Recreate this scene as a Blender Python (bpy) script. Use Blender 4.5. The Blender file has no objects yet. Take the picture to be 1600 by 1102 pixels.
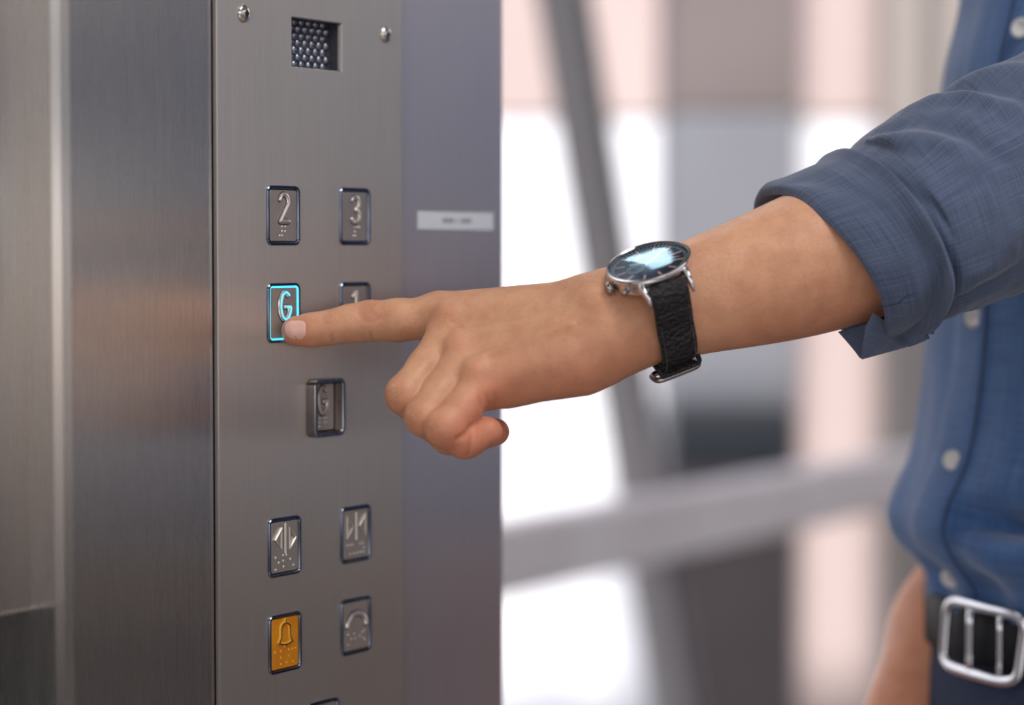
import bpy, bmesh, math, random
import numpy as np
from mathutils import Vector, Matrix, noise
random.seed(4)
SC = bpy.context.scene
COL = SC.collection

# ------------------------------------------------------------------ camera, world, lights, exposure
F = 3778.0                                   # focal length in pixels of the 1600 px wide frame (85 mm)
CAM = Vector((0.0, 0.0, 1.2))
PITCH = math.atan(161.0 / F)                 # looking slightly down
FW = Vector((0, math.cos(PITCH), -math.sin(PITCH)))
UPV = Vector((0, math.sin(PITCH), math.cos(PITCH)))
RT = Vector((1, 0, 0))
cd = bpy.data.cameras.new('camera')
cam = bpy.data.objects.new('camera', cd); COL.objects.link(cam)
cam.location = CAM; cam.rotation_euler = (math.pi / 2 - PITCH, 0, 0)
cd.sensor_width = 36.0; cd.lens = F / 1600 * 36
cd.clip_start = 0.05
cd.dof.use_dof = True; cd.dof.focus_distance = 1.232; cd.dof.aperture_fstop = 3.3
SC.camera = cam

def ray(px, py):
    return FW + RT * ((px - 800) / F) - UPV * ((py - 551) / F)
def P(px, py, d=1.25):
    return CAM + ray(px, py) * d

w = bpy.data.worlds.new('world'); SC.world = w; w.use_nodes = True
wn = w.node_tree.nodes; wl = w.node_tree.links
bg = wn['Background']; bg.inputs['Strength'].default_value = 1.0
tc = wn.new('ShaderNodeTexCoord'); sp = wn.new('ShaderNodeSeparateXYZ'); cr = wn.new('ShaderNodeValToRGB')
mr = wn.new('ShaderNodeMapRange'); mr.inputs[1].default_value = -0.3; mr.inputs[2].default_value = 0.9
wl.new(tc.outputs['Generated'], sp.inputs[0]); wl.new(sp.outputs['Z'], mr.inputs[0]); wl.new(mr.outputs[0], cr.inputs[0])
wl.new(cr.outputs[0], bg.inputs['Color'])
e = cr.color_ramp.elements
e[0].position = 0.0; e[0].color = (.05, .045, .045, 1)
e[1].position = 1.0; e[1].color = (.62, .74, .95, 1)
for p, c in ((.11, (.05, .045, .045, 1)), (.175, (.26, .24, .25, 1)), (.205, (.42, .40, .40, 1)), (.226, (.95, .80, .70, 1)), (.240, (.45, .42, .40, 1)), (.252, (1.1, 1.08, 1.05, 1)), (.275, (1.15, 1.14, 1.12, 1)), (.288, (.22, .23, .28, 1)), (.322, (.20, .21, .26, 1)), (.345, (.72, .71, .70, 1)), (.6, (.85, .88, .95, 1))):  # narrow bands near the horizon added to stripe the steel's reflections
    q = e.new(p); q.color = c
sun = bpy.data.lights.new('sun', 'SUN'); sun.energy = 3.2; sun.angle = math.radians(3); sun.color = (1, .96, .92)
so = bpy.data.objects.new('sun', sun); COL.objects.link(so)
so.rotation_euler = Vector((0.135, 1.0, -0.75)).to_track_quat('-Z', 'Y').to_euler()   # shines over the lift onto the yard beyond
so['kind'] = 'helper'
SC.view_settings.view_transform = 'Standard'; SC.view_settings.look = 'None'
SC.view_settings.gamma = 1; SC.view_settings.use_curve_mapping = False
SC.view_settings.exposure = 1.0

# ------------------------------------------------------------------ materials
def s2l(c):
    return tuple(((x / 255) / 12.92 if x / 255 <= .04045 else ((x / 255 + .055) / 1.055) ** 2.4) for x in c)
def mat(name, col, rough=.5, metal=0.0, **kw):
    m = bpy.data.materials.new(name); m.use_nodes = True
    b = m.node_tree.nodes['Principled BSDF']
    b.inputs['Base Color'].default_value = (*col, 1); b.inputs['Roughness'].default_value = rough
    b.inputs['Metallic'].default_value = metal
    for k, v in kw.items(): b.inputs[k.replace('_', ' ')].default_value = v
    return m
def nodes(m): return m.node_tree.nodes, m.node_tree.links, m.node_tree.nodes['Principled BSDF']
def add_noise(m, scale, col2=None, stretch=(1, 1, 1), bump=0.0, dist=.001, detail=3, lo=.35, hi=.65, rough=None):
    n, l, b = nodes(m)
    t = n.new('ShaderNodeTexCoord'); mp = n.new('ShaderNodeMapping'); mp.inputs['Scale'].default_value = stretch
    no = n.new('ShaderNodeTexNoise'); no.inputs['Scale'].default_value = scale; no.inputs['Detail'].default_value = detail
    l.new(t.outputs['Object'], mp.inputs[0]); l.new(mp.outputs[0], no.inputs[0])
    rg = n.new('ShaderNodeMapRange'); rg.inputs[1].default_value = lo; rg.inputs[2].default_value = hi
    l.new(no.outputs[0], rg.inputs[0])
    if col2 is not None:
        mx = n.new('ShaderNodeMix'); mx.data_type = 'RGBA'
        src = b.inputs['Base Color']
        if src.is_linked:
            l.new(src.links[0].from_socket, mx.inputs[6])
        else: mx.inputs[6].default_value = src.default_value
        mx.inputs[7].default_value = (*col2, 1); l.new(rg.outputs[0], mx.inputs[0]); l.new(mx.outputs[2], src)
    if rough is not None:
        r2 = n.new('ShaderNodeMapRange'); r2.inputs[3].default_value = rough[0]; r2.inputs[4].default_value = rough[1]
        l.new(rg.outputs[0], r2.inputs[0]); l.new(r2.outputs[0], b.inputs['Roughness'])
    if bump:
        bp = n.new('ShaderNodeBump'); bp.inputs['Strength'].default_value = bump; bp.inputs['Distance'].default_value = dist
        if b.inputs['Normal'].is_linked: l.new(b.inputs['Normal'].links[0].from_socket, bp.inputs['Normal'])
        l.new(no.outputs[0], bp.inputs['Height']); l.new(bp.outputs[0], b.inputs['Normal'])
    return m

ANG = math.radians(32.0)
U = Vector((math.sin(ANG), math.cos(ANG), 0))        # along the lift wall, going away
N = Vector((math.cos(ANG), -math.sin(ANG), 0))       # out of the wall, towards the rider
Z = Vector((0, 0, 1))

def brushed(name, col, rough=.26, aniso=.85, tang=None):
    m = mat(name, col, rough, 1.0)
    n, l, b = nodes(m)
    b.inputs['Anisotropic'].default_value = aniso
    cx = n.new('ShaderNodeCombineXYZ')
    tg = tang or U
    for i in range(3): cx.inputs[i].default_value = tg[i]
    l.new(cx.outputs[0], b.inputs['Tangent'])
    add_noise(m, 1.0, tuple(c * .84 for c in col), (2600, 2600, 14), .10, .0002, 2, .3, .7, (rough * .9, rough * 1.12))
    add_noise(m, 1.0, tuple(c * .93 for c in col), (420, 420, 5), 0, 0, 3, .3, .7)
    return m
M = {}
M['steel'] = brushed('brushed_steel', (.58, .54, .51), .27, 1.0)
M['steel_panel'] = brushed('brushed_steel_plate', (.67, .61, .57), .40, 1.0)
M['steel_blue'] = brushed('brushed_steel_return', (.69, .65, .70), .38, 1.0)
M['chrome'] = mat('polished_bezel', (.22, .25, .32), .16, 1.0)
M['button_face'] = brushed('button_face_steel', (.60, .53, .48), .46, .8)
M['raised'] = mat('raised_polished_steel', (.86, .78, .71), .28, .85)
M['screw'] = mat('screw_steel', (.72, .68, .62), .2, 1.0)
M['dark'] = mat('dark_gap', (.012, .011, .013), .6)
M['orange'] = add_noise(mat('orange_button_enamel', s2l((222, 142, 22)), .38), 60, s2l((205, 122, 15)))
M['orange_raised'] = mat('orange_raised', s2l((240, 165, 30)), .3)
M['inkblack'] = mat('black_ink', (.012, .01, .01), .4)
M['dots'] = mat('speaker_mesh_steel', (.30, .31, .36), .3, 1.0)
M['dots_back'] = mat('speaker_back', (.10, .10, .12), .5, .5)
M['paper'] = mat('white_sticker', (.80, .80, .82), .5)
M['greyink'] = mat('faded_print', (.35, .36, .40), .6)
m = mat('cyan_glow', (.05, .3, .5), .4); M['glow'] = m
nodes(m)[2].inputs['Emission Color'].default_value = (.045, .55, 1.0, 1); nodes(m)[2].inputs['Emission Strength'].default_value = 1.5

def skin_material():
    m = mat('skin', (.56, .285, .17), .46)
    n, l, b = nodes(m)
    b.inputs['Subsurface Weight'].default_value = .18
    b.inputs['Subsurface Radius'].default_value = (1.0, .35, .18)
    b.inputs['Subsurface Scale'].default_value = .006
    b.inputs['Specular IOR Level'].default_value = .38
    at = n.new('ShaderNodeAttribute'); at.attribute_name = 'tone'
    sp = n.new('ShaderNodeSeparateColor'); l.new(at.outputs['Color'], sp.inputs[0])
    base = n.new('ShaderNodeMix'); base.data_type = 'RGBA'
    base.inputs[6].default_value = (.70, .355, .205, 1); base.inputs[7].default_value = (.68, .24, .14, 1)
    l.new(sp.outputs[0], base.inputs[0])
    t = n.new('ShaderNodeTexCoord')
    no = n.new('ShaderNodeTexNoise'); no.inputs['Scale'].default_value = 85; no.inputs['Detail'].default_value = 5
    l.new(t.outputs['Object'], no.inputs[0])
    rg = n.new('ShaderNodeMapRange'); rg.inputs[1].default_value = .4; rg.inputs[2].default_value = .75; rg.inputs[4].default_value = .5
    l.new(no.outputs[0], rg.inputs[0])
    m2 = n.new('ShaderNodeMix'); m2.data_type = 'RGBA'; l.new(base.outputs[2], m2.inputs[6])
    m2.inputs[7].default_value = (.47, .185, .095, 1); l.new(rg.outputs[0], m2.inputs[0])
    # freckle specks and fine tone
    n3 = n.new('ShaderNodeTexNoise'); n3.inputs['Scale'].default_value = 620; n3.inputs['Detail'].default_value = 2
    l.new(t.outputs['Object'], n3.inputs[0])
    r3 = n.new('ShaderNodeMapRange'); r3.inputs[1].default_value = .55; r3.inputs[2].default_value = .8; r3.inputs[4].default_value = .22
    l.new(n3.outputs[0], r3.inputs[0])
    m3 = n.new('ShaderNodeMix'); m3.data_type = 'RGBA'; l.new(m2.outputs[2], m3.inputs[6]); l.new(r3.outputs[0], m3.inputs[0])
    m3.inputs[7].default_value = (.38, .15, .08, 1)
    # crease lines (green channel): shade of the wrinkles put into the colour
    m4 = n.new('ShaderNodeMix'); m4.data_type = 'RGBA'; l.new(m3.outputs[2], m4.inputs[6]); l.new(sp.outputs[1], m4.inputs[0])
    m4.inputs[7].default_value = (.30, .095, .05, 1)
    l.new(m4.outputs[2], b.inputs['Base Color'])
    # pores
    vo = n.new('ShaderNodeTexVoronoi'); vo.inputs['Scale'].default_value = 1000; l.new(t.outputs['Object'], vo.inputs[0])
    bp = n.new('ShaderNodeBump'); bp.inputs['Strength'].default_value = .35; bp.inputs['Distance'].default_value = .00025
    l.new(vo.outputs[0], bp.inputs['Height'])
    n5 = n.new('ShaderNodeTexNoise'); n5.inputs['Scale'].default_value = 260; n5.inputs['Detail'].default_value = 4; l.new(t.outputs['Object'], n5.inputs[0])
    b2 = n.new('ShaderNodeBump'); b2.inputs['Strength'].default_value = .3; b2.inputs['Distance'].default_value = .0009
    l.new(n5.outputs[0], b2.inputs['Height']); l.new(bp.outputs[0], b2.inputs['Normal']); l.new(b2.outputs[0], b.inputs['Normal'])
    return m
M['skin'] = skin_material()
M['nail'] = mat('fingernail', (.84, .47, .37), .28, 0, Specular_IOR_Level=.6)
M['nail_tip'] = mat('fingernail_edge', (.75, .52, .44), .35)

def cloth(name, c1, c2, scale=1500):
    m = mat(name, c1, .85, 0, Specular_IOR_Level=.25)
    n, l, b = nodes(m)
    b.inputs['Sheen Weight'].default_value = .25; b.inputs['Sheen Roughness'].default_value = .5
    uv = n.new('ShaderNodeUVMap')
    fac = None
    for k, st in enumerate(((scale * 1.3, 26, 1), (26, scale, 1))):
        mp = n.new('ShaderNodeMapping'); mp.inputs['Scale'].default_value = st
        no = n.new('ShaderNodeTexNoise'); no.inputs['Scale'].default_value = 1; no.inputs['Detail'].default_value = 3
        l.new(uv.outputs[0], mp.inputs[0]); l.new(mp.outputs[0], no.inputs[0])
        if fac is None: fac = no.outputs[0]
        else:
            a = n.new('ShaderNodeMath'); a.operation = 'ADD'; l.new(fac, a.inputs[0]); l.new(no.outputs[0], a.inputs[1]); fac = a.outputs[0]
    rg = n.new('ShaderNodeMapRange'); rg.inputs[1].default_value = .72; rg.inputs[2].default_value = 1.28
    l.new(fac, rg.inputs[0])
    mx = n.new('ShaderNodeMix'); mx.data_type = 'RGBA'; mx.inputs[6].default_value = (*c1, 1); mx.inputs[7].default_value = (*c2, 1)
    l.new(rg.outputs[0], mx.inputs[0]); l.new(mx.outputs[2], b.inputs['Base Color'])
    bp = n.new('ShaderNodeBump'); bp.inputs['Strength'].default_value = .35; bp.inputs['Distance'].default_value = .0005
    l.new(fac, bp.inputs['Height']); l.new(bp.outputs[0], b.inputs['Normal'])
    return m
M['denim'] = cloth('blue_chambray_sleeve', (.052, .070, .125), (.115, .140, .215))
M['shirt'] = cloth('blue_chambray_body', (.032, .082, .215), (.065, .15, .33), 500)
M['stitch'] = mat('dark_seam', (.04, .055, .11), .8)
M['trousers'] = add_noise(mat('navy_trousers', (.012, .022, .055), .9), 300, (.02, .032, .075))
M['belt'] = add_noise(mat('black_belt_leather', (.006, .006, .008), .6, 0, Specular_IOR_Level=.2), 220, None, bump=.3, dist=.0006)
M['buckle'] = mat('buckle_metal', (.74, .74, .78), .18, 1.0)
M['pearl'] = add_noise(mat('shirt_button_pearl', (.72, .70, .68), .3), 120, (.55, .52, .5))
M['leather'] = add_noise(mat('black_strap_leather', (.010, .007, .008), .40), 420, (.024, .017, .019), bump=1.0, dist=.004, detail=4)
M['strap_edge'] = mat('strap_edge', (.008, .009, .014), .5)
M['thread'] = mat('strap_thread', (.10, .11, .12), .8)
M['case'] = mat('watch_case_steel', (.80, .77, .78), .13, 1.0)
M['crown'] = mat('watch_crown_steel', (.42, .37, .36), .25, 1.0)
M['dial'] = mat('watch_dial_navy', (.012, .018, .035), .35)
M['copper'] = mat('dial_marks_rose', (.95, .56, .44), .3, .15)
M['silver'] = mat('dial_hands_silver', (.85, .88, .92), .3, .3)
m = mat('watch_crystal', (1, 1, 1), .03); n_, l_, b_ = nodes(m)
fr = n_.new('ShaderNodeFresnel'); fr.inputs[0].default_value = 1.42
tr_ = n_.new('ShaderNodeBsdfTransparent'); gl_ = n_.new('ShaderNodeBsdfGlossy'); gl_.inputs['Roughness'].default_value = .08; gl_.inputs['Color'].default_value = (.60, .84, 1, 1)
mx_ = n_.new('ShaderNodeMixShader'); l_.new(fr.outputs[0], mx_.inputs[0]); l_.new(tr_.outputs[0], mx_.inputs[1]); l_.new(gl_.outputs[0], mx_.inputs[2])
l_.new(mx_.outputs[0], n_['Material Output'].inputs[0])
M['crystal'] = m
M['hair'] = add_noise(mat('dark_hair', (.02, .012, .008), .5), 90, (.04, .025, .015), (1, 1, 6), .6, .004)
M['shoe'] = mat('brown_shoe', (.06, .03, .02), .4)

# ------------------------------------------------------------------ object helpers
def link(name, verts, faces, material, parent=None, smooth=True, uvs=None, mats=None, fmat=None):
    me = bpy.data.meshes.new(name)
    me.from_pydata([tuple(v) for v in verts], [], faces)
    if mats:
        for mm in mats: me.materials.append(mm)
        me.polygons.foreach_set('material_index', fmat)
    else: me.materials.append(material)
    if smooth: me.polygons.foreach_set('use_smooth', [True] * len(me.polygons))
    if uvs is not None:
        lay = me.uv_layers.new(name='UVMap')
        li = np.zeros(len(me.loops), dtype=np.int32); me.loops.foreach_get('vertex_index', li)
        lay.data.foreach_set('uv', np.asarray(uvs, dtype=np.float32)[li].ravel())
    me.update()
    o = bpy.data.objects.new(name, me); COL.objects.link(o)
    if parent is not None:
        o.parent = parent
        o.matrix_parent_inverse = Matrix.Identity(4)
        if parent.type == 'EMPTY' or True:
            # geometry is given in world coordinates: bring it into the parent's space
            pm = world_of(parent).inverted()
            me.transform(pm)
    return o
def world_of(o):
    m = Matrix.LocRotScale(o.location, o.rotation_euler, None)
    return (world_of(o.parent) @ m) if o.parent else m
def bm_link(name, bm, material, parent=None, smooth=False, bevel=0, local=False, seg=2):
    me = bpy.data.meshes.new(name); bm.normal_update(); bm.to_mesh(me); bm.free()
    me.materials.append(material)
    if smooth: me.polygons.foreach_set('use_smooth', [True] * len(me.polygons))
    o = bpy.data.objects.new(name, me); COL.objects.link(o)
    if parent is not None:
        o.parent = parent
        if not local: me.transform(world_of(parent).inverted())
    if bevel:
        b = o.modifiers.new('bevel', 'BEVEL'); b.width = bevel; b.segments = seg; b.limit_method = 'ANGLE'; b.angle_limit = math.radians(40)
    return o
def tag(o, label=None, cat=None, group=None, kind=None):
    if label: o['label'] = label
    if cat: o['category'] = cat
    if group: o['group'] = group
    if kind: o['kind'] = kind
    return o
def empty(name, loc, rot=(0, 0, 0), label=None, cat=None, group=None):
    o = bpy.data.objects.new(name, None); COL.objects.link(o); o.location = loc; o.rotation_euler = rot
    o.empty_display_size = .02
    return tag(o, label, cat, group)
def bm_box(bm, lo, hi, mtx=None):
    vs = [bm.verts.new((x, y, z)) for x in (lo[0], hi[0]) for y in (lo[1], hi[1]) for z in (lo[2], hi[2])]
    for f in ((0, 1, 3, 2), (4, 6, 7, 5), (0, 4, 5, 1), (2, 3, 7, 6), (0, 2, 6, 4), (1, 5, 7, 3)): bm.faces.new([vs[i] for i in f])
    if mtx is not None: bmesh.ops.transform(bm, matrix=mtx, verts=vs)
    return vs
def frame_mtx(o, x, y, z):
    m = Matrix.Identity(4)
    for i, a in enumerate((x, y, z)): m.col[i][:3] = a
    m.col[3][:3] = o
    return m
def struct(name, lo, hi, material, mtx=None, bevel=0):
    bm = bmesh.new(); bm_box(bm, lo, hi, mtx)
    o = bm_link(name, bm, material, bevel=bevel); o['kind'] = 'structure'; return o
def tube(path, r, seg=10, closed=False, caps=True, flat=None, up=None):
    """sweep a round (or flattened: (rx, ry)) section along a path; returns verts, faces"""
    path = [Vector(p) for p in path]; n = len(path)
    V, Fc = [], []
    prev = None
    for i, p in enumerate(path):
        a = path[(i - 1) % n] if (closed or i > 0) else p
        b = path[(i + 1) % n] if (closed or i < n - 1) else p
        t = (b - a).normalized()
        if up is not None: s = t.cross(up).normalized()
        elif prev is None:
            s = t.cross(Vector((0, 0, 1)))
            if s.length < .1: s = t.cross(Vector((0, 1, 0)))
            s.normalize()
        else: s = (prev - t * prev.dot(t)).normalized()
        prev = s; q = s.cross(t)
        rr = r[i] if hasattr(r, '__len__') else r
        for k in range(seg):
            an = 2 * math.pi * k / seg
            V.append(p + s * math.cos(an) * rr + q * math.sin(an) * rr * (flat or 1))
    m = n if closed else n - 1
    for i in range(m):
        for k in range(seg):
            a = i * seg + k; b = i * seg + (k + 1) % seg; c = ((i + 1) % n) * seg + (k + 1) % seg; d = ((i + 1) % n) * seg + k
            Fc.append((a, b, c, d))
    if caps and not closed:
        Fc.append(tuple(range(seg))[::-1]); Fc.append(tuple((n - 1) * seg + k for k in range(seg)))
    return V, Fc
def merge(parts):
    V, Fc = [], []
    for v, f in parts:
        o = len(V); V += list(v); Fc += [tuple(i + o for i in q) for q in f]
    return V, Fc
def ball(c, r, squash=None, nrm=None, nu=10, nv=6):
    bm = bmesh.new(); bmesh.ops.create_uvsphere(bm, u_segments=nu, v_segments=nv, radius=r)
    mt = Matrix.Identity(3)
    if nrm is not None:
        mt = Vector(nrm).to_track_quat('Z', 'Y').to_matrix()
    V = []
    for v in bm.verts:
        q = v.co.copy()
        if squash: q.z *= squash
        V.append(Vector(c) + mt @ q)
    Fc = [tuple(v.index for v in f.verts) for f in bm.faces]
    bm.verts.index_update(); bm.free(); return V, Fc

# ------------------------------------------------------------------ the lift wall and its button plate
O = P(442, 489, 1.25)                                # a point of the plate's face
def hit(px, py, off=0.0):
    d = ray(px, py); o = O + N * off
    return CAM + d * ((o - CAM).dot(N) / d.dot(N))
def az(px, py, off=0.0):
    q = hit(px, py, off) - O
    return q.dot(U), q.z
def W(a, z, h=0.0): return O + U * a + Z * z + N * h
ROT = math.atan2(U.y, U.x)
PM = frame_mtx(O, U, -N, Z)                          # local x along the wall, -y out of it, z up
z0, z1 = -O.z, 2.45 - O.z
aL, aR = az(341, 500)[0], az(629, 500)[0]
def xp(px, off=0.0): return az(px, 551, off)[0]

# button plate with the speaker opening
ga0, gz1 = az(456, 27); ga1 = az(534, 36)[0]; gz0 = az(456, 103)[1]
def plate():
    bm = bmesh.new(); T = .003
    xs = [aL, ga0, ga1, aR]; zs = [z0 + .02, gz0, gz1, z1 - .05]
    def g(i, j, h): return bm.verts.new(W(xs[i], zs[j], h))
    f = [[g(i, j, 0) for j in range(4)] for i in range(4)]
    b = [[g(i, j, -T) for j in range(4)] for i in range(4)]
    for i in range(3):
        for j in range(3):
            if (i, j) == (1, 1): continue
            bm.faces.new([f[i][j], f[i + 1][j], f[i + 1][j + 1], f[i][j + 1]])
            bm.faces.new([b[i][j], b[i][j + 1], b[i + 1][j + 1], b[i + 1][j]])
    def strip(pts):
        for (i, j), (k, l_) in zip(pts, pts[1:]): bm.faces.new([f[i][j], b[i][j], b[k][l_], f[k][l_]])
    strip([(0, 0), (1, 0), (2, 0), (3, 0), (3, 1), (3, 2), (3, 3), (2, 3), (1, 3), (0, 3), (0, 2), (0, 1), (0, 0)])
    strip([(1, 1), (1, 2), (2, 2), (2, 1), (1, 1)])
    bmesh.ops.recalc_face_normals(bm, faces=bm.faces)
    return bm
root = empty('control_panel', W((aL + aR) / 2, z0 + .02, 0), (0, 0, 0), 'tall brushed steel lift button plate with square speaker opening and two screws', 'control panel')
bm_link('face_plate', plate(), M['steel_panel'], root, bevel=.0006)
# speaker mesh behind the opening
gw, gh = ga1 - ga0, gz1 - gz0
bm = bmesh.new(); bm_box(bm, (ga0 - .004, .0085, gz0 - .004), (ga1 + .004, .0105, gz1 + .004), PM)
for lo, hi in (((ga0 - .006, .0031, gz0 - .006), (ga0 - .0002, .0105, gz1 + .006)), ((ga1 + .0002, .0031, gz0 - .006), (ga1 + .006, .0105, gz1 + .006)),
               ((ga0 - .0002, .0031, gz0 - .006), (ga1 + .0002, .0105, gz0 - .0002)), ((ga0 - .0002, .0031, gz1 + .0002), (ga1 + .0002, .0105, gz1 + .006))): bm_box(bm, lo, hi, PM)
gb = bm_link('speaker_grille', bm, M['dots_back'], root)
parts = []
px_ = gw / 7.0; row = 0; zz = gz0 + px_ * .3
while zz < gz1:
    for i in range(8):
        a = ga0 + px_ * (i + (.5 if row % 2 else 0)); 
        if a < ga1: parts.append(ball(W(a, zz, -.0085), px_ * .40, .7, N, 10, 6))
    zz += px_ * .60; row += 1
# each dome is small and in one punched sheet
v, f = merge(parts); link('punched_mesh', v, f, M['dots'], gb)
for (sx, sy) in ((380, 21), (602, 54)):
    c = hit(sx, sy)
    bm = bmesh.new(); bmesh.ops.create_uvsphere(bm, u_segments=24, v_segments=12, radius=.0047)
    for v_ in bm.verts: v_.co.z = max(v_.co.z, 0) * .55
    mt = frame_mtx(c, U, Z, N) if False else frame_mtx(c, Z, U, N)
    bmesh.ops.transform(bm, matrix=mt, verts=bm.verts); bmesh.ops.recalc_face_normals(bm, faces=bm.faces)
    s = bm_link('screw', bm, M['screw'], root, True)
    bm = bmesh.new(); bmesh.ops.create_cone(bm, cap_ends=True, segments=6, radius1=.0015, radius2=.0015, depth=.0006)
    bmesh.ops.transform(bm, matrix=frame_mtx(c + N * .0025, Z, U, N), verts=bm.verts)
    bm_link('socket', bm, M['dark'], s)

# surrounding cladding
def clad(name, a0, a1, h, material, zlo=None, zhi=None, bevel=.002, depth=.12):
    return struct(name, (a0, -h, zlo if zlo is not None else z0), (a1, -h + depth, zhi if zhi is not None else z1), material, PM, bevel)
clad('wall_return', xp(96) , aL - .0016, .0008, M['steel'], bevel=.006)
clad('wall_gap', aL - .01, aL + .004, -.004, M['dark'], bevel=0)
clad('wall_column', aR - .015, xp(788.5, -.004), -.0042, M['steel_blue'], bevel=.003, depth=.16)
zb = az(80, 966)[1]
clad('wall_left', xp(-420), xp(100, -.03), -.02, M['steel'], zlo=zb, bevel=.003)
clad('wall_plinth', xp(-420), xp(120, -.04), -.045, mat('dark_blue_plinth', (.008, .009, .016), .8, 0, Specular_IOR_Level=.1), zhi=zb - .001, bevel=0)
# label on the column
la, lz = az(710, 345, -.0042)
st = empty('sticker_label', W(la, lz, -.0042), (0, 0, 0), 'small white printed sticker on the steel column right of the button plate', 'sticker')
l0, zt = az(652, 330, -.0042); l1 = az(770, 347, -.0042)[0]; zbm = az(652, 358, -.0042)[1]
bm = bmesh.new(); bm_box(bm, (l0, .0042 - .0004, zbm), (l1, .0042 - .00005, zt), PM); bm_link('paper', bm, M['paper'], st)
bm = bmesh.new()
for k, (x0, x1) in enumerate(((.32, .36), (.37, .405), (.415, .46), (.50, .515), (.56, .60), (.61, .64), (.65, .69))):
    bm_box(bm, (l0 + (l1 - l0) * x0, .0042 - .0006, lz - .0014), (l0 + (l1 - l0) * x1, .0042 - .00035, lz + .0014), PM)
bm_link('printed_mark', bm, M['greyink'], st)

# ------------------------------------------------------------------ lift buttons (local x along wall, -y out, z up)
BW, BH = .0268, .0303
def rrect(w_, h_, r, n=6):
    pts = []
    for cx, cz, a0 in ((w_ / 2 - r, h_ / 2 - r, 0), (-w_ / 2 + r, h_ / 2 - r, 90), (-w_ / 2 + r, -h_ / 2 + r, 180), (w_ / 2 - r, -h_ / 2 + r, 270)):
        for k in range(n + 1):
            an = math.radians(a0 + 90 * k / n); pts.append((cx + r * math.cos(an), cz + r * math.sin(an)))
    return pts
def ringmesh(profile, w_, h_, r):
    """profile: list of (inset, out) -> loft of rounded rectangles, y = -out"""
    V, Fc = [], []; n = len(rrect(w_, h_, r))
    for ins, out in profile:
        for x, z in rrect(w_ - 2 * ins, h_ - 2 * ins, max(r - ins, .0006)): V.append((x, -out, z))
    for i in range(len(profile) - 1):
        for k in range(n): Fc.append((i * n + k, (i + 1) * n + k, (i + 1) * n + (k + 1) % n, i * n + (k + 1) % n))
    return V, Fc
def local(name, V, Fc, material, parent, smooth=True):
    me = bpy.data.meshes.new(name); me.from_pydata([tuple(v) for v in V], [], Fc); me.materials.append(material)
    bm = bmesh.new(); bm.from_mesh(me); bmesh.ops.recalc_face_normals(bm, faces=bm.faces); bm.to_mesh(me); bm.free()
    if smooth: me.polygons.foreach_set('use_smooth', [True] * len(me.polygons))
    o = bpy.data.objects.new(name, me); COL.objects.link(o); o.parent = parent
    if smooth:
        es = o.modifiers.new('es', 'EDGE_SPLIT'); es.split_angle = math.radians(35)
    return o
def arc(cx, cz, rx, rz, a0, a1, n=14):
    return [(cx + rx * math.cos(math.radians(a0 + (a1 - a0) * k / n)), cz + rz * math.sin(math.radians(a0 + (a1 - a0) * k / n))) for k in range(n + 1)]
GLY = {
 '2': [arc(0, 2.6, 2.4, 2.5, 165, -35) + [(-2.3, -4.6)], [(-2.3, -4.6), (2.7, -4.6)]],
 '3': [arc(-.1, 2.5, 2.2, 2.2, 150, -80), arc(-.1, -2.3, 2.5, 2.3, 85, -150)],
 '1': [[(-1.8, 2.9), (.4, 4.8), (.4, -4.8)]],
 'G': [arc(0, 0, 2.8, 4.8, 52, 360 - 12, 26), [(2.75, -1.1), (2.75, -.4), (.4, -.4)]],
 'open': [[(-2.3, 4.4), (-5.8, 0), (-2.3, -4.4), (-2.3, 4.4)], [(0, 6), (0, -6)], [(2.3, 4.4), (5.8, 0), (2.3, -4.4), (2.3, 4.4)]],
 'close': [[(-5.6, 4.6), (-1.9, 0), (-5.6, -4.6), (-5.6, 4.6)], [(0, 5.6), (0, -5.6)], [(5.6, 4.6), (1.9, 0), (5.6, -4.6), (5.6, 4.6)]],
 'bell': [[(-3.6, -3.6), (-2.4, -1.2), (-2.3, 2.2)] + arc(0, 2.4, 2.3, 2.2, 180, 0, 10) + [(2.4, -1.2), (3.6, -3.6)], [(-3.6, -3.6)] + arc(0, -2.6, 3.6, 1.6, 200, 340, 8) + [(3.6, -3.6)], [(0, 4.6), (0, 5.8)], [(0, -4.4), (0, -5.2)]],
 'phone': [arc(0, -.6, 5.0, 4.6, 172, 8, 18)],
}
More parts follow.
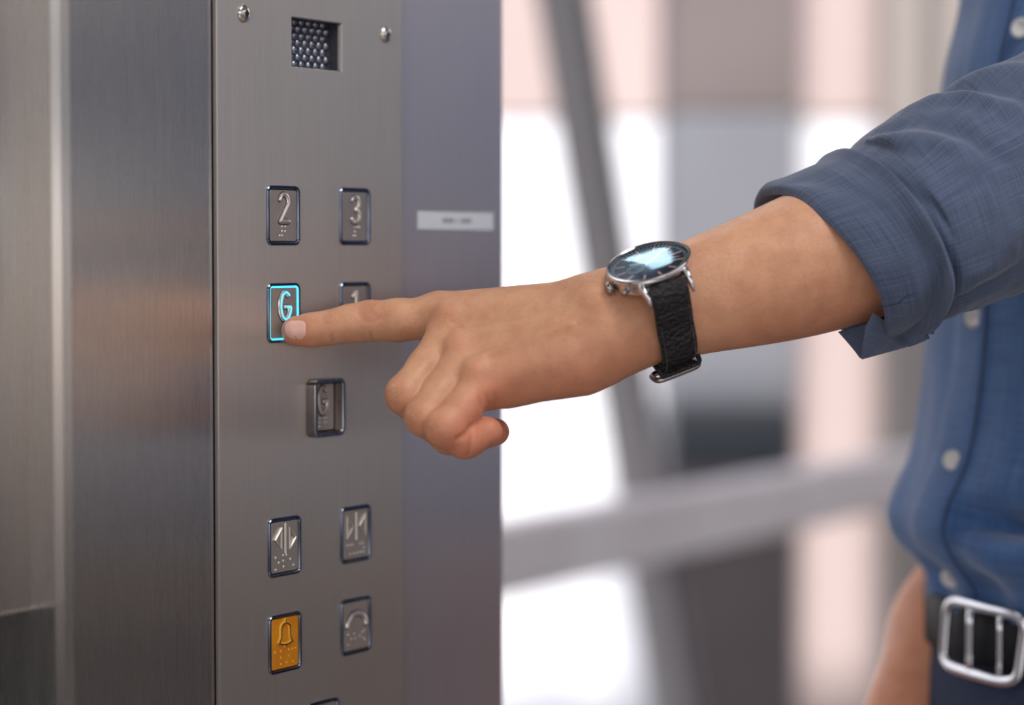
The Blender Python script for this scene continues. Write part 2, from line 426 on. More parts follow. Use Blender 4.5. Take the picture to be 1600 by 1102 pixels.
DOT = {
 '2': [(-.8, 0), (-.8, -1.7), (-.8, -3.4), (-2.2, -3.4), (1.0, 0), (1.0, -1.7)],
 '3': [(0, 0), (1.7, 0), (2.9, 0), (0, -1.7), (-1.2, -3.4), (0.2, -3.4)],
 '1': [(0, 0), (0, -1.7), (1.7, 0), (-1.5, -3.4)],
 'G': [(-3.2, -1.6), (-3.2, -3.2), (-1.6, 0), (-1.6, -1.6), (-1.6, -3.2), (1.2, 0), (2.6, 0), (1.2, -1.7), (2.6, -1.7)],
 'open': [(-5.4, 0), (-5.4, -4), (-3.6, -1.8), (-1, .4), (.8, .4), (-.8, -1.4), (-.8, -3.4), (3.2, -1.2), (5, -3.4), (-1.0, -1.4)],
 'close': [(-5.4, 0), (-3.7, 0), (-2, 0), (2.8, 0), (4.6, 0), (-3.6, -3.2), (-1.4, -3.2), (.8, -3.2), (3.2, -3.2), (5.2, -3.2), (5.2, -1.6)],
 'bell': [(-6, 0), (-2.6, 0), (-2.6, -1.9), (-2.6, -3.8), (2.2, 0), (2.2, -1.8), (4.2, 0), (6, 0), (.8, -3.6), (4.4, -3.6)],
 'phone': [(-5, 0), (-5, -3.4), (-3.2, -1.6), (-1.2, 0), (-.8, -1.6), (2.4, -1.2), (4, 0), (4.6, -2), (5.4, .4), (5.6, -2.8)],
}
MU = .001
def strokes(kind, r, out, zo, sc):
    ps = []
    for s_ in GLY[kind]:
        path = [Vector((x * MU * sc[0], -out, (z * MU * sc[1]) + zo)) for x, z in s_]
        cl = (path[0] - path[-1]).length < 1e-6
        if cl: path = path[:-1]
        ps.append(tube(path, r, 8, closed=cl, up=Vector((0, 1, 0)), flat=.8))
        if not cl:
            for e_ in (path[0], path[-1]): ps.append(ball(e_, r * .98, None, None, 8, 6))
    return merge(ps)
def lift_button(kind, a, z, label, lit=False, orange=False, raised=0.0, glyph=True, group=None):
    o = empty('lift_button', W(a, z, 0), (0, 0, ROT), label, 'button', group)
    H = .0012 + raised
    pr = [(-.0003, -.0003), (-.0003, H * .7), (0, H), (.0011, H), (.0015, H * .6), (.0016, -.0003)] if not raised else \
         [(-.0003, -.0003), (-.0003, H * .92), (.0002, H), (.0017, H), (.0022, H * .9), (.0024, .0002)]
    v, f = ringmesh(pr, BW, BH, .0034 if not raised else .0042); local('bezel', v, f, M['chrome'] if not raised else M['raised_dark'], o)
    ins = .0019 if not raised else .0028
    g = .0005
    pw, ph = BW - 2 * ins, BH - 2 * ins
    v, f = ringmesh([(-.0008, .0001), (.0001, .0001)], pw, ph, .0014)
    local('gap' if not lit else 'light_ring', v, f, M['dark'] if not lit else M['glow'], o, False)
    if lit:
        v, f = ringmesh([(-.0006, .0001), (-.0006, .0010), (-.0002, .0010), (-.0001, .0001)], pw, ph, .0014); local('light_ring', v, f, M['glow'], o, False)
    hp = .0006
    v, f = ringmesh([(.0001, 0), (.0001, hp - .0002), (.0003, hp)], pw, ph, .0014)
    n_ = len(rrect(1, 1, .1)); f.append(tuple(range(2 * n_, 3 * n_)))
    face = local('button_plate', v, f, M['orange'] if orange else M['button_face'], o)
    if orange: face['label'] = 'orange enamelled button plate'
    if glyph:
        sc = {'open': (1.5, 1.25), 'close': (1.5, 1.25), 'bell': (1.6, 1.27), 'phone': (1.75, 1.6)}.get(kind, (1.5, 1.46))
        zo = {'phone': .0005, 'bell': .0045, 'open': .0042, 'close': .0042}.get(kind, .0036)
        if kind == 'bell':
            v, f = strokes(kind, .0009, hp, zo, sc)
            v = [Vector((q.x - .0004, q.y, q.z + .0003)) for q in v]
            local('symbol', v, f, M['orange_raised'], face)
            v, f = strokes(kind, .00036, hp + .0007, zo, sc); local('symbol', v, f, M['inkblack'], face)
        else:
            v, f = strokes(kind, {'phone': .0014, 'open': .00075, 'close': .00075}.get(kind, .0011), hp, zo, sc); v = [Vector((q.x, q.y - .0004, q.z)) for q in v]; local('symbol', v, f, M['raised'], face)
            v, f = strokes(kind, {'phone': .0019, 'open': .00105, 'close': .00105}.get(kind, .00155), hp, zo, sc)
            v = [Vector((q.x + .0002, -hp + (q.y + hp) * .06, q.z - .0001)) for q in v]; local('symbol_gap', v, f, M['dark'], face)
            if lit:
                v, f = strokes(kind, .0005, hp + .0013, zo, sc); v = [Vector((q.x + .0007, q.y + .0002, q.z)) for q in v]
                local('symbol', v, f, M['glow'], face)['label'] = 'glowing blue letter outline'
        zd = {'open': -.0052, 'close': -.0055, 'bell': -.0040, 'phone': -.0042}.get(kind, -.0058); kx, kz = 1.45, {'bell': 1.8, 'open': 1.55, 'close': 1.5, 'phone': 1.6}.get(kind, 1.35)
        if lit: return o
        ps = [ball((x * MU * kx, -hp, z_ * MU * kz + zd), .00068, .8, (0, -1, 0), 8, 6) for x, z_ in DOT[kind]]
        v, f = merge(ps); local('braille', v, f, M['orange_raised'] if orange else M['raised'], face)
    return o
M['raised_dark'] = brushed('raised_bezel_steel', (.36, .34, .34), .26, .5)
cl_, cr_, cm_ = az(442, 489)[0], az(553.5, 486)[0], az(502, 636)[0]
def zrow(y): return az(443, y)[1]
def zc(px, py): return az(px, py)[1]
lift_button('2', cl_, zrow(337), 'steel lift button with raised number 2, top of the left column')
lift_button('3', cr_, zc(553, 338.5), 'steel lift button with raised number 3, right of the 2 button')
lift_button('G', cl_, 0.0, 'glowing blue lit G button pressed by the fingertip', lit=True)
lift_button('1', cr_, zc(553, 485.5), 'steel lift button with number 1, half hidden by the finger')
lift_button('G', cm_, zc(502, 636.5), 'G lift button recessed in a deep protruding bezel, in the middle below the lit one', raised=.0050)
lift_button('open', cl_, zc(443.5, 854), 'steel door open button with arrows pointing outwards, above the orange bell button')
lift_button('close', cr_, zc(554.5, 834.5), 'steel door close button with arrows pointing inwards, in the right column')
lift_button('bell', cl_, zc(443.5, 1004.5), 'orange alarm button with black bell symbol', orange=True)
lift_button('phone', cr_, zc(554.5, 977.5), 'steel button with telephone handset symbol, right of the orange alarm button')
lift_button('2', cm_, zc(502, 1139), 'steel button cut off by the bottom of the picture', glyph=False)

# ------------------------------------------------------------------ signed distance modelling for the skin
def smin(a, b, k):
    if k <= 0: return np.minimum(a, b)
    h = np.clip(.5 + .5 * (b - a) / k, 0, 1)
    return b * (1 - h) + a * h - k * h * (1 - h)
def smax(a, b, k): return -smin(-a, -b, k)
def cone(p, a, b, ra, rb):
    """round cone distance (approximate: capsule with radius interpolated)"""
    a = np.asarray(a); b = np.asarray(b); ab = b - a
    t = np.clip(((p - a) @ ab) / (ab @ ab), 0, 1)
    return np.linalg.norm(p - a - t[:, None] * ab, axis=1) - (ra + (rb - ra) * t)
def ell(p, c, ax, r):
    """ellipsoid: ax 3x3 rows = axes, r radii"""
    q = (p - np.asarray(c)) @ np.asarray(ax).T
    r = np.asarray(r); k0 = np.linalg.norm(q / r, axis=1); k1 = np.linalg.norm(q / (r * r), axis=1) + 1e-9
    return k0 * (k0 - 1) / k1
class Loft:
    """limb with elliptical sections: stations (point, v-axis vector, q-axis vector) strung along one axis"""
    def __init__(s, st, ax):
        s.ax = np.array(ax); s.c = np.array([list(x[0]) for x in st]); s.v = np.array([list(x[1]) for x in st]); s.q = np.array([list(x[2]) for x in st])
        s.t = s.c @ s.ax
        tt = np.linspace(s.t[0], s.t[-1], 60)
        def sm(a):
            b = np.stack([np.interp(tt, s.t, a[:, k]) for k in range(3)], 1)
            for _ in range(14): b[1:-1] = (b[:-2] + 2 * b[1:-1] + b[2:]) / 4
            return b
        s.c, s.v, s.q, s.t = sm(s.c), sm(s.v), sm(s.q), tt
    def __call__(s, p):
        u = p @ s.ax; uc = np.clip(u, s.t[0], s.t[-1])
        I = lambda a: np.stack([np.interp(uc, s.t, a[:, k]) for k in range(3)], 1)
        c, v, q = I(s.c), I(s.v), I(s.q); d = p - c; d = d - (d @ s.ax)[:, None] * s.ax
        lv = np.linalg.norm(v, axis=1); lq = np.linalg.norm(q, axis=1)
        x = (d * v).sum(1) / lv; y = (d * q).sum(1) / lq
        k0 = np.sqrt((x / lv) ** 2 + (y / lq) ** 2) + 1e-9
        k1 = np.sqrt((x / lv ** 2) ** 2 + (y / lq ** 2) ** 2) + 1e-9
        r = k0 * (k0 - 1) / k1; ex = np.abs(u - uc)
        return np.where(ex > 0, np.sqrt(np.maximum(r, 0) ** 2 + ex ** 2), r)
def surface_nets(fn, lo, hi, h, block=12):
    lo = np.asarray(lo, float); n = np.ceil((np.asarray(hi) - lo) / h / block).astype(int)
    dims = n * block + 1
    bc = np.stack(np.meshgrid(*[np.arange(k) for k in n], indexing='ij'), -1).reshape(-1, 3)
    cen = lo + (bc + .5) * block * h
    dc = fn(cen)
    A = np.full(dims, 1.0, np.float32)
    rad = block * h * .5 * 1.7321
    ix = np.arange(block + 1)
    g = np.stack(np.meshgrid(ix, ix, ix, indexing='ij'), -1).reshape(-1, 3)
    ins = dc < -rad * 1.35
    for b in bc[ins]:
        x, y, z = b * block; A[x:x + block + 1, y:y + block + 1, z:z + block + 1] = -1.0
    act = bc[np.abs(dc) <= rad * 1.35]
    for i in range(0, len(act), 200):
        c = act[i:i + 200]
        gi = (c[:, None, :] * block + g[None]).reshape(-1, 3)
        val = fn(lo + gi * h)
        A[gi[:, 0], gi[:, 1], gi[:, 2]] = val
    s = A < 0
    def cn(B): return [B[i:B.shape[0] - 1 + i, j:B.shape[1] - 1 + j, k:B.shape[2] - 1 + k] for i in (0, 1) for j in (0, 1) for k in (0, 1)]
    cs = cn(s); cnt = sum(c.astype(np.int8) for c in cs)
    cell = np.argwhere((cnt > 0) & (cnt < 8))
    idx = np.full(cnt.shape, -1, np.int32); idx[cell[:, 0], cell[:, 1], cell[:, 2]] = np.arange(len(cell))
    off = [(i, j, k) for i in (0, 1) for j in (0, 1) for k in (0, 1)]
    val = np.stack([A[cell[:, 0] + o[0], cell[:, 1] + o[1], cell[:, 2] + o[2]] for o in off], 1)
    acc = np.zeros((len(cell), 3)); num = np.zeros(len(cell))
    for i in range(8):
        for j in range(i + 1, 8):
            d = np.array(off[j]) - np.array(off[i])
            if np.abs(d).sum() != 1: continue
            m_ = (val[:, i] < 0) != (val[:, j] < 0)
            t = np.where(m_, val[:, i] / np.where(m_, val[:, i] - val[:, j], 1), 0)
            acc += m_[:, None] * (np.array(off[i]) + t[:, None] * d); num += m_
    vert = lo + (cell + acc / num[:, None]) * h
    faces = []
    for ax in range(3):
        e = [0, 0, 0]; e[ax] = 1
        S0 = s[:s.shape[0] - e[0], :s.shape[1] - e[1], :s.shape[2] - e[2]]; S1 = s[e[0]:, e[1]:, e[2]:]
        ed = np.argwhere(S0 != S1)
        o1, o2 = [a for a in range(3) if a != ax]
        ok = (ed[:, o1] > 0) & (ed[:, o2] > 0) & (ed[:, o1] < s.shape[o1] - 1) & (ed[:, o2] < s.shape[o2] - 1)
        ed = ed[ok]
        def ci(d1, d2):
            q = ed.copy(); q[:, o1] -= d1; q[:, o2] -= d2; return idx[q[:, 0], q[:, 1], q[:, 2]]
        quad = np.stack([ci(1, 1), ci(0, 1), ci(0, 0), ci(1, 0)], 1)
        flip = s[ed[:, 0], ed[:, 1], ed[:, 2]]
        if ax == 1: flip = ~flip
        quad[~flip] = quad[~flip][:, ::-1]
        faces.append(quad[(quad >= 0).all(1)])
    return vert, np.concatenate(faces)

def v3(px, py, d): return np.array(P(px, py, d))
WD = 1.205                                   # camera depth of the wrist
# joints: (pixel x, pixel y, depth, radius px)
def J(px, py, d, rpx): return (v3(px, py, d), rpx * d / F)
class Part:
    def __init__(s, fn, pts, rad): 
        pts = np.array(pts); s.fn = fn; s.lo = pts.min(0) - rad; s.hi = pts.max(0) + rad
def chain(js, k):
    """finger: smooth chain of cones"""
    def fn(p):
        d = None
        for (a, ra), (b, rb) in zip(js, js[1:]):
            c = cone(p, a, b, ra, rb); d = c if d is None else smin(d, c, k)
        return d
    return fn
index = [J(676, 497, 1.247, 33), J(622, 500.5, 1.2475, 32.5), J(578, 501.5, 1.2485, 30.5), J(546, 506, 1.2475, 28.5), J(517, 511.5, 1.2465, 25.5), J(488, 516, 1.2455, 25.5), J(463, 517.5, 1.2445, 23.5)]
middle = [J(706, 512, 1.236, 30), J(666, 574, 1.218, 29), J(633, 617, 1.207, 30), J(665, 655, 1.222, 26), J(735, 668, 1.240, 23)]
ring = [J(726, 552, 1.221, 28), J(690, 612, 1.204, 29), J(663, 651, 1.196, 30), J(700, 684, 1.213, 25), J(735, 686, 1.219, 24), J(775, 675, 1.224, 21)]
pinky = [J(752, 596, 1.204, 27), J(722, 641, 1.193, 29), J(694, 669, 1.187, 30), J(724, 690, 1.192, 25), J(732, 688, 1.1935, 25), J(762, 675, 1.199, 23)]
MC = [J(692, 487, 1.247, 30), J(707, 506, 1.236, 30), J(722, 550, 1.221, 29), J(748, 592, 1.206, 29)]
wr = np.array(P(1018, 502, WD))
# forearm stations: (top px, bottom px, centre depth, half depth m)
FA = [(925, 446, 955, 580, 1.213, .019), (950, 434, 992, 572, 1.212, .0212), (985, 418, 1030, 567, 1.212, .0225), (1030, 395, 1078, 557, 1.214, .0235), (1072, 373, 1128, 549, 1.217, .025), (1125, 353, 1188, 541, 1.221, .028),
      (1180, 326, 1247, 531, 1.226, .032), (1235, 300, 1310, 517, 1.231, .035), (1300, 270, 1372, 498, 1.237, .037), (1380, 240, 1450, 474, 1.244, .038), (1500, 185, 1560, 428, 1.256, .038), (1620, 130, 1660, 372, 1.266, .038)]
ARM_D = (P(1210, 425, 1.226) - P(1010, 492, 1.212)).normalized()
WN = Vector((-.25, -.40, .88)).normalized()      # out of the back of the wrist
WA = (ARM_D - WN * ARM_D.dot(WN)).normalized(); WW = WA.cross(WN).normalized()
def faloft():
    st = []
    for tx, ty, bx_, by_, d, hd in FA:
        T_, B_ = P(tx, ty, d), P(bx_, by_, d); c = (T_ + B_) / 2
        v = (T_ - B_) / 2; v = v - ARM_D * v.dot(ARM_D)
        st.append((c, v, ARM_D.cross(v).normalized() * hd))
    return st
fst = faloft(); forearm = Loft(fst, ARM_D)
def palm(p):
    d = None
    ws = [J(945, 476, 1.222, 44), J(948, 494, 1.212, 46), J(955, 512, 1.204, 46), J(945, 528, 1.202, 48)]
    for (a, ra), (b, rb) in zip(MC, ws):
        c = cone(p, a, b, ra, rb * .92); d = c if d is None else smin(d, c, .012)
    # body of the palm and its two pads
    d = smin(d, cone(p, v3(740, 520, 1.243), v3(930, 520, 1.228), .0130, .019), .010)
    d = smin(d, cone(p, *[v3(798, 592, 1.212), v3(902, 563, 1.206)], 43 * 1.21 / F, 58 * 1.205 / F), .010)
    d = smin(d, cone(p, v3(765, 610, 1.209), v3(800, 590, 1.214), 24 * 1.21 / F, 34 * 1.21 / F), .010)
    d = smin(d, cone(p, v3(838, 520, 1.262), v3(930, 505, 1.250), .016, .019), .014)
    return d
def thumb(p):
    js = [J(915, 505, 1.255, 46), J(830, 545, 1.278, 36), J(762, 560, 1.290, 30), J(712, 565, 1.292, 24)]
    return chain(js, .006)(p)
KN = [(704, 494, 1.2250, 15), (716, 537, 1.2095, 15), (741, 577, 1.194, 15)]
TEN = [((708, 497, 1.2262), (900, 462, 1.200)), ((720, 540, 1.2095), (905, 486, 1.186)), ((745, 578, 1.194), (912, 515, 1.176))]
def hand(p):
    dp = palm(p)
    dp = smin(dp, forearm(p), .022)
    dp = smin(dp, thumb(p), .008)
    # knuckle heads and faint tendons
    fi = [chain(c, .0035)(p) for c in (index, middle, ring, pinky)]
    # pad of the pressing fingertip
    df = fi[0]
    df = smin(df, fi[1], .0022); df = smin(df, fi[2], .0012); df = smin(df, fi[3], .0012)
    d = smin(dp, df, .009)
    for x, y, dd, r in KN:
        d = smin(d, np.linalg.norm(p - v3(x, y, dd + .006), axis=1) - r * dd / F * .8, .008)
    return d
RIDGE = []      # thin grooves: polyline in pixels+depth guess, radius, depth
_sdf_cache = {}
def march(o, d, fn, tmax=.12, n=40):
    """march points o along unit directions d to the skin"""
    o = np.array(o, float); d = np.array(d, float); t = np.zeros(len(o))
    for _ in range(n):
        r = fn(o + d * t[:, None]); t += np.clip(r, -.01, .02) * .9
        t = np.clip(t, -.02, tmax)
    return o + d * t[:, None]
def skin_at(pts):
    """pixels -> points on the skin seen from the front side"""
    o = []; dr = []
    for x, y in pts:
        r = ray(x, y); o.append(CAM + r * 1.10); dr.append(r.normalized())
    return march(o, dr, hand, .2, 60)
def fbm(p, s, seed=0):
    return noise.fractal(Vector(p) * s + Vector((seed, seed * 1.7, 0)), 1.0, 2.0, 3)
GR = []     # (points on skin, width m, depth m)
def groove(pts, w_, dep):
    sm = []
    for (a, b), (c, d) in zip(pts, pts[1:]):
        for k in range(6): sm.append((a + (c - a) * k / 6, b + (d - b) * k / 6))
    sm.append(pts[-1]); GR.append((skin_at(sm), w_, dep))
# knuckle wrinkles of the index finger
for dx, b_ in ((-9, 6), (-4, 9), (2, 10), (7, 9), (12, 6)):
    groove([(574 + dx, 474), (574 + dx - 4 - dx * .25, 484), (576 + dx * 1.15, 494 + b_ * .2)], .0009, .00045)
groove([(560, 489), (566, 500), (580, 503), (592, 497)], .0009, .0004)
for dx in (-5, 0, 5): groove([(512 + dx, 492), (509 + dx, 500), (512 + dx, 507)], .0008, .00028)
groove([(520, 534), (517, 524)], .0010, .0005)
groove([(580, 531), (579, 520)], .0010, .0004)
# folds where the little finger bends
groove([(715, 686), (727, 678), (735, 668)], .0012, .0010)
groove([(735, 668), (736, 684), (733, 704), (730, 712)], .0010, .0009)
for x, y in ((752, 634), (764, 629), (775, 626)): groove([(x, y), (x - 3, y - 10)], .0016, .00025)
for c in ((612, 612), (642, 640), (668, 664)): 
    for k in (-1, 0, 1): groove([(c[0] + k * 5, c[1] + 6 + k * 5), (c[0] + 12 + k * 4, c[1] - 2 + k * 5)], .0008, .00022)
for k in range(4): groove([(706 + 4 * k, 503 + k), (712 + 4 * k, 511 + k)], .001, .00018)
VEIN = [([(754, 556), (790, 546), (830, 531), (868, 517), (895, 508)], .0022, .0019), ([(742, 520), (790, 514), (840, 500), (900, 480)], .003, .0010)]
VN = [(skin_at([(a + (c - a) * k / 8, b + (d - b) * k / 8) for (a, b), (c, d) in zip(q, q[1:]) for k in range(8)]), w_, dep) for q, w_, dep in VEIN]
def detailed(p):
    d = hand(p)
    near = np.abs(d) < .006
    if near.any():
        q = p[near]; dd = d[near]
        for pts, w_, dep in GR:
            m_ = ((q > pts.min(0) - .004) & (q < pts.max(0) + .004)).all(1)
            if m_.any():
                r = np.linalg.norm(q[m_][:, None, :] - pts[None], axis=2).min(1)
                dd[m_] += 1.7 * dep * np.exp(-(r / w_) ** 2)
        for pts, w_, dep in VN:
            m_ = ((q > pts.min(0) - .008) & (q < pts.max(0) + .008)).all(1)
            if m_.any():
                r = np.linalg.norm(q[m_][:, None, :] - pts[None], axis=2).min(1)
                dd[m_] -= dep * np.exp(-(r / w_) ** 2)
        d[near] = dd
    return d

# ------------------------------------------------------------------ the rider's body
FPHI = math.radians(75)
BF = Vector((-math.sin(FPHI), -math.cos(FPHI), 0))         # where the chest faces
BL = Vector((math.cos(FPHI), -math.sin(FPHI), 0))          # the rider's left, towards the camera
TD = 1.42
def torso_c(y, xs, a, b):
    sup = math.sqrt((a * BL.x) ** 2 + (b * BF.x) ** 2)
    dep = TD + .055 - (a * a * BL.x * BL.y + b * b * BF.x * BF.y) / sup      # where the outline touches
    return Vector(((xs - 800) / F * dep + sup, TD + .055, P(xs, y, TD + .03).z))
person = empty('person', (torso_c(900, 1460, .16, .115).x, TD + .055, 0), (0, 0, 0),
               'person in rolled-sleeve blue shirt and dark belt pressing the lit lift button with one finger', 'person')
vh, fh = surface_nets(detailed, P(430, 760, 1.31) - Vector((0, .0, 0)) - Vector((0, .19, 0)), Vector((P(1640, 60, 1.24).x, 1.40, P(1640, 60, 1.24).z)), .00078)
# Laplacian pass for even shading
def smooth_mesh(v, f, it=2, lam=.5):
    for _ in range(it):
        acc = np.zeros_like(v); cnt = np.zeros(len(v))
        for i in range(4):
            a, b = f[:, i], f[:, (i + 1) % 4]
            np.add.at(acc, a, v[b]); np.add.at(cnt, a, 1)
            np.add.at(acc, b, v[a]); np.add.at(cnt, b, 1)
        v = v + lam * (acc / cnt[:, None] - v)
    return v
vh = smooth_mesh(vh, fh, 2)
tone = np.zeros((len(vh), 2))
def blob(x, y, r, amt, pts=None):
    c = skin_at([(x, y)])[0]
    d = np.linalg.norm(vh - c, axis=1); tone[:, 0] += amt * np.exp(-(d / r) ** 2)
for x, y, r, a in ((704, 494, .006, .25), (716, 537, .006, .35), (741, 577, .006, .3), (787, 674, .009, .9), (780, 690, .008, .9), (576, 488, .008, .35), (516, 500, .006, .25), (470, 530, .010, .7), (452, 515, .007, .5),
                   (735, 690, .016, .8), (765, 672, .012, .8), (760, 630, .012, .6), (850, 622, .02, .5), (920, 600, .02, .5), (1000, 560, .02, .4), (612, 630, .010, .35), (645, 665, .010, .4),
                   (690, 700, .014, .6), (790, 600, .016, .3), (1200, 530, .03, .4), (1340, 500, .03, .5), (690, 480, .006, .2)):
    blob(x, y, r, a)
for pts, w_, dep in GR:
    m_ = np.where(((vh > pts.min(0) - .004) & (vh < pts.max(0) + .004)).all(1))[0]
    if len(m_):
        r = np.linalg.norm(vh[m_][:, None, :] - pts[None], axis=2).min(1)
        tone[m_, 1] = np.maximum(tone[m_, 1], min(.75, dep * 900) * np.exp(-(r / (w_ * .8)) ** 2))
tone = np.clip(tone, 0, 1)

# the rest of the body, coarser, all below the clothes except the hanging arm, neck and head
sh_l = P(2025, -175, 1.335); tc_ = torso_c(120, 1490, .16, .11)
sh_r = Vector((tc_.x, tc_.y, 1.43)) - BL * .14 + Vector((.075, .02, 0))
el_r = P(1580, 790, 1.62) ; wr_r = P(1372, 1240, 1.50)
neck = Vector((tc_.x + .02, tc_.y, 1.50)); headc = neck + Vector((0, 0, .175)) + BF * .02
HA = np.array([list(BL), list(BF), [0, 0, 1]])
hip = Vector((person.location.x, person.location.y, .93))
def body(p):
    A = np.array
    d = ell(p, A(tc_) + [0, 0, .04], HA, (.145, .095, .20))
    d = smin(d, ell(p, A(hip), HA, (.13, .09, .12)), .04)
    d = smin(d, cone(p, A(hip), A(tc_), .09, .09), .04)
    d = smin(d, cone(p, A(sh_l) - [.02, 0, 0], A(sh_r), .052, .052), .04)
    e1 = A(P(1640, 235, 1.268))
    d = smin(d, cone(p, A(P(1560, 300, 1.262)), e1, .032, .034), .01)
    d = smin(d, cone(p, e1, A(sh_l), .035, .038), .01)
    d = smin(d, cone(p, A(sh_r), A(el_r), .048, .042), .03)
    d = smin(d, cone(p, A(el_r), A(el_r) * .55 + A(wr_r) * .45, .037, .037), .03)
    d = smin(d, cone(p, A(el_r) * .55 + A(wr_r) * .45, A(wr_r), .037, .027), .02)
    hd = (wr_r - el_r).normalized(); sd = hd.cross(Vector((0, 0, 1))).normalized()
    d = smin(d, cone(p, A(wr_r), A(wr_r + hd * .08), .026, .03), .015)
    for k in range(4):
        b0 = wr_r + hd * .095 + sd * (.03 - .019 * k); b1 = b0 + hd * (.036 - .004 * abs(k - 1.4)) - Vector((0, .012, .0)); b2 = b1 + hd * .025 - Vector((0, .028, 0))
        d = smin(d, smin(cone(p, A(b0), A(b1), .0098, .0088), cone(p, A(b1), A(b2), .0088, .0076), .002), .004)
    t0 = wr_r + hd * .03 + sd * .028; t1 = t0 + hd * .05 + sd * .022
    d = smin(d, cone(p, A(t0), A(t1), .014, .0095), .01)
    d = smin(d, cone(p, A(neck) - [0, 0, .05], A(neck) + [0, 0, .09], .062, .056), .03)
    H = A(headc)
    d = smin(d, ell(p, H + [0, 0, .02], HA, (.078, .098, .105)), .02)
    d = smin(d, ell(p, H + A(BF) * .022 + [0, 0, -.045], HA, (.058, .075, .072)), .03)
    d = smin(d, cone(p, H + A(BF) * .092 + [0, 0, .02], H + A(BF) * .112 + [0, 0, -.018], .009, .013), .010)
    for s_ in (-1, 1):
        d = smax(d, -ell(p, H + A(BF) * .105 + A(BL) * .031 * s_ + [0, 0, .014], HA, (.018, .016, .011)), .008)
        d = smin(d, ell(p, H + A(BL) * .078 * s_ + [0, 0, .0], HA, (.010, .018, .030)), .006)
        d = smin(d, cone(p, H + A(BF) * .090, H + A(BF) * .098 + [0, 0, -.05], .012, .012), .01)
    for dz, r in ((-.044, .0065), (-.053, .0075)):
        d = smin(d, cone(p, H + A(BF) * .096 + A(BL) * .016 + [0, 0, dz], H + A(BF) * .096 - A(BL) * .016 + [0, 0, dz], r, r), .003)
    return d
vb, fb = surface_nets(body, (.02, 1.05, .72), (.72, 1.85, 1.85), .005)
tb = np.zeros((len(vb), 2)); tb[:, 0] = .45
V = np.concatenate([vh, vb]); Fa = np.concatenate([fh, fb + len(vh)]); T2 = np.concatenate([tone, tb])
V = V - np.array(person.location)
me = bpy.data.meshes.new('body')
me.vertices.add(len(V)); me.vertices.foreach_set('co', V.ravel())
me.loops.add(len(Fa) * 4); me.polygons.add(len(Fa))
me.loops.foreach_set('vertex_index', Fa.ravel().astype(np.int32))
me.polygons.foreach_set('loop_start', np.arange(0, len(Fa) * 4, 4, dtype=np.int32))
me.update(calc_edges=True); me.validate()
me.polygons.foreach_set('use_smooth', [True] * len(me.polygons))
ca = me.color_attributes.new('tone', 'FLOAT_COLOR', 'POINT')
ca.data.foreach_set('color', np.concatenate([T2, np.zeros((len(T2), 1)), np.ones((len(T2), 1))], 1).astype(np.float32).ravel())
me.materials.append(M['skin'])
bo = bpy.data.objects.new('body', me); COL.objects.link(bo); bo.parent = person

# fine hairs on the forearm and wrist
def arm_hair():
    rnd = random.Random(11); sel = np.where(vh[:, 0] > P(860, 500, 1.2).x)[0]; V, Fc = [], []
    nrm = np.zeros_like(vh); fn = np.cross(vh[fh[:, 1]] - vh[fh[:, 0]], vh[fh[:, 2]] - vh[fh[:, 0]])
    for k in range(4): np.add.at(nrm, fh[:, k], fn)
    nrm /= np.linalg.norm(nrm, axis=1, keepdims=True) + 1e-12
    x1 = P(1290, 400, 1.22).x
    for _ in range(2600):
        i = rnd.choice(sel); p = Vector(vh[i]); n_ = Vector(nrm[i])
        if p.x > x1 or n_.z < -.2 or (P(940, 0, 1.2).x < p.x < P(1100, 0, 1.2).x and rnd.random() < .7): continue
        L = rnd.uniform(.003, .0075); d = (n_ * rnd.uniform(.25, .5) - ARM_D * .75 + Vector((rnd.uniform(-.3, .3), rnd.uniform(-.3, .3), rnd.uniform(-.3, .3) - .25))).normalized()
        s_ = d.cross(n_).normalized() * .00004; o = len(V)
        for t, w_ in ((0, 1), (.5, .8), (1, .2)):
            c = p + d * L * t - n_ * L * .25 * t * t
            V += [c + s_ * w_, c - s_ * w_, c + n_ * .00004 * w_]
        for a in (0, 3):
            for k in range(3): Fc.append((o + a + k, o + a + (k + 1) % 3, o + a + 3 + (k + 1) % 3, o + a + 3 + k))
    o_ = link('arm_hair', V, Fc, mat('arm_hair', (.25, .13, .07), .5), bo); o_['kind'] = 'stuff'; o_['label'] = 'fine brown arm hair'
arm_hair()

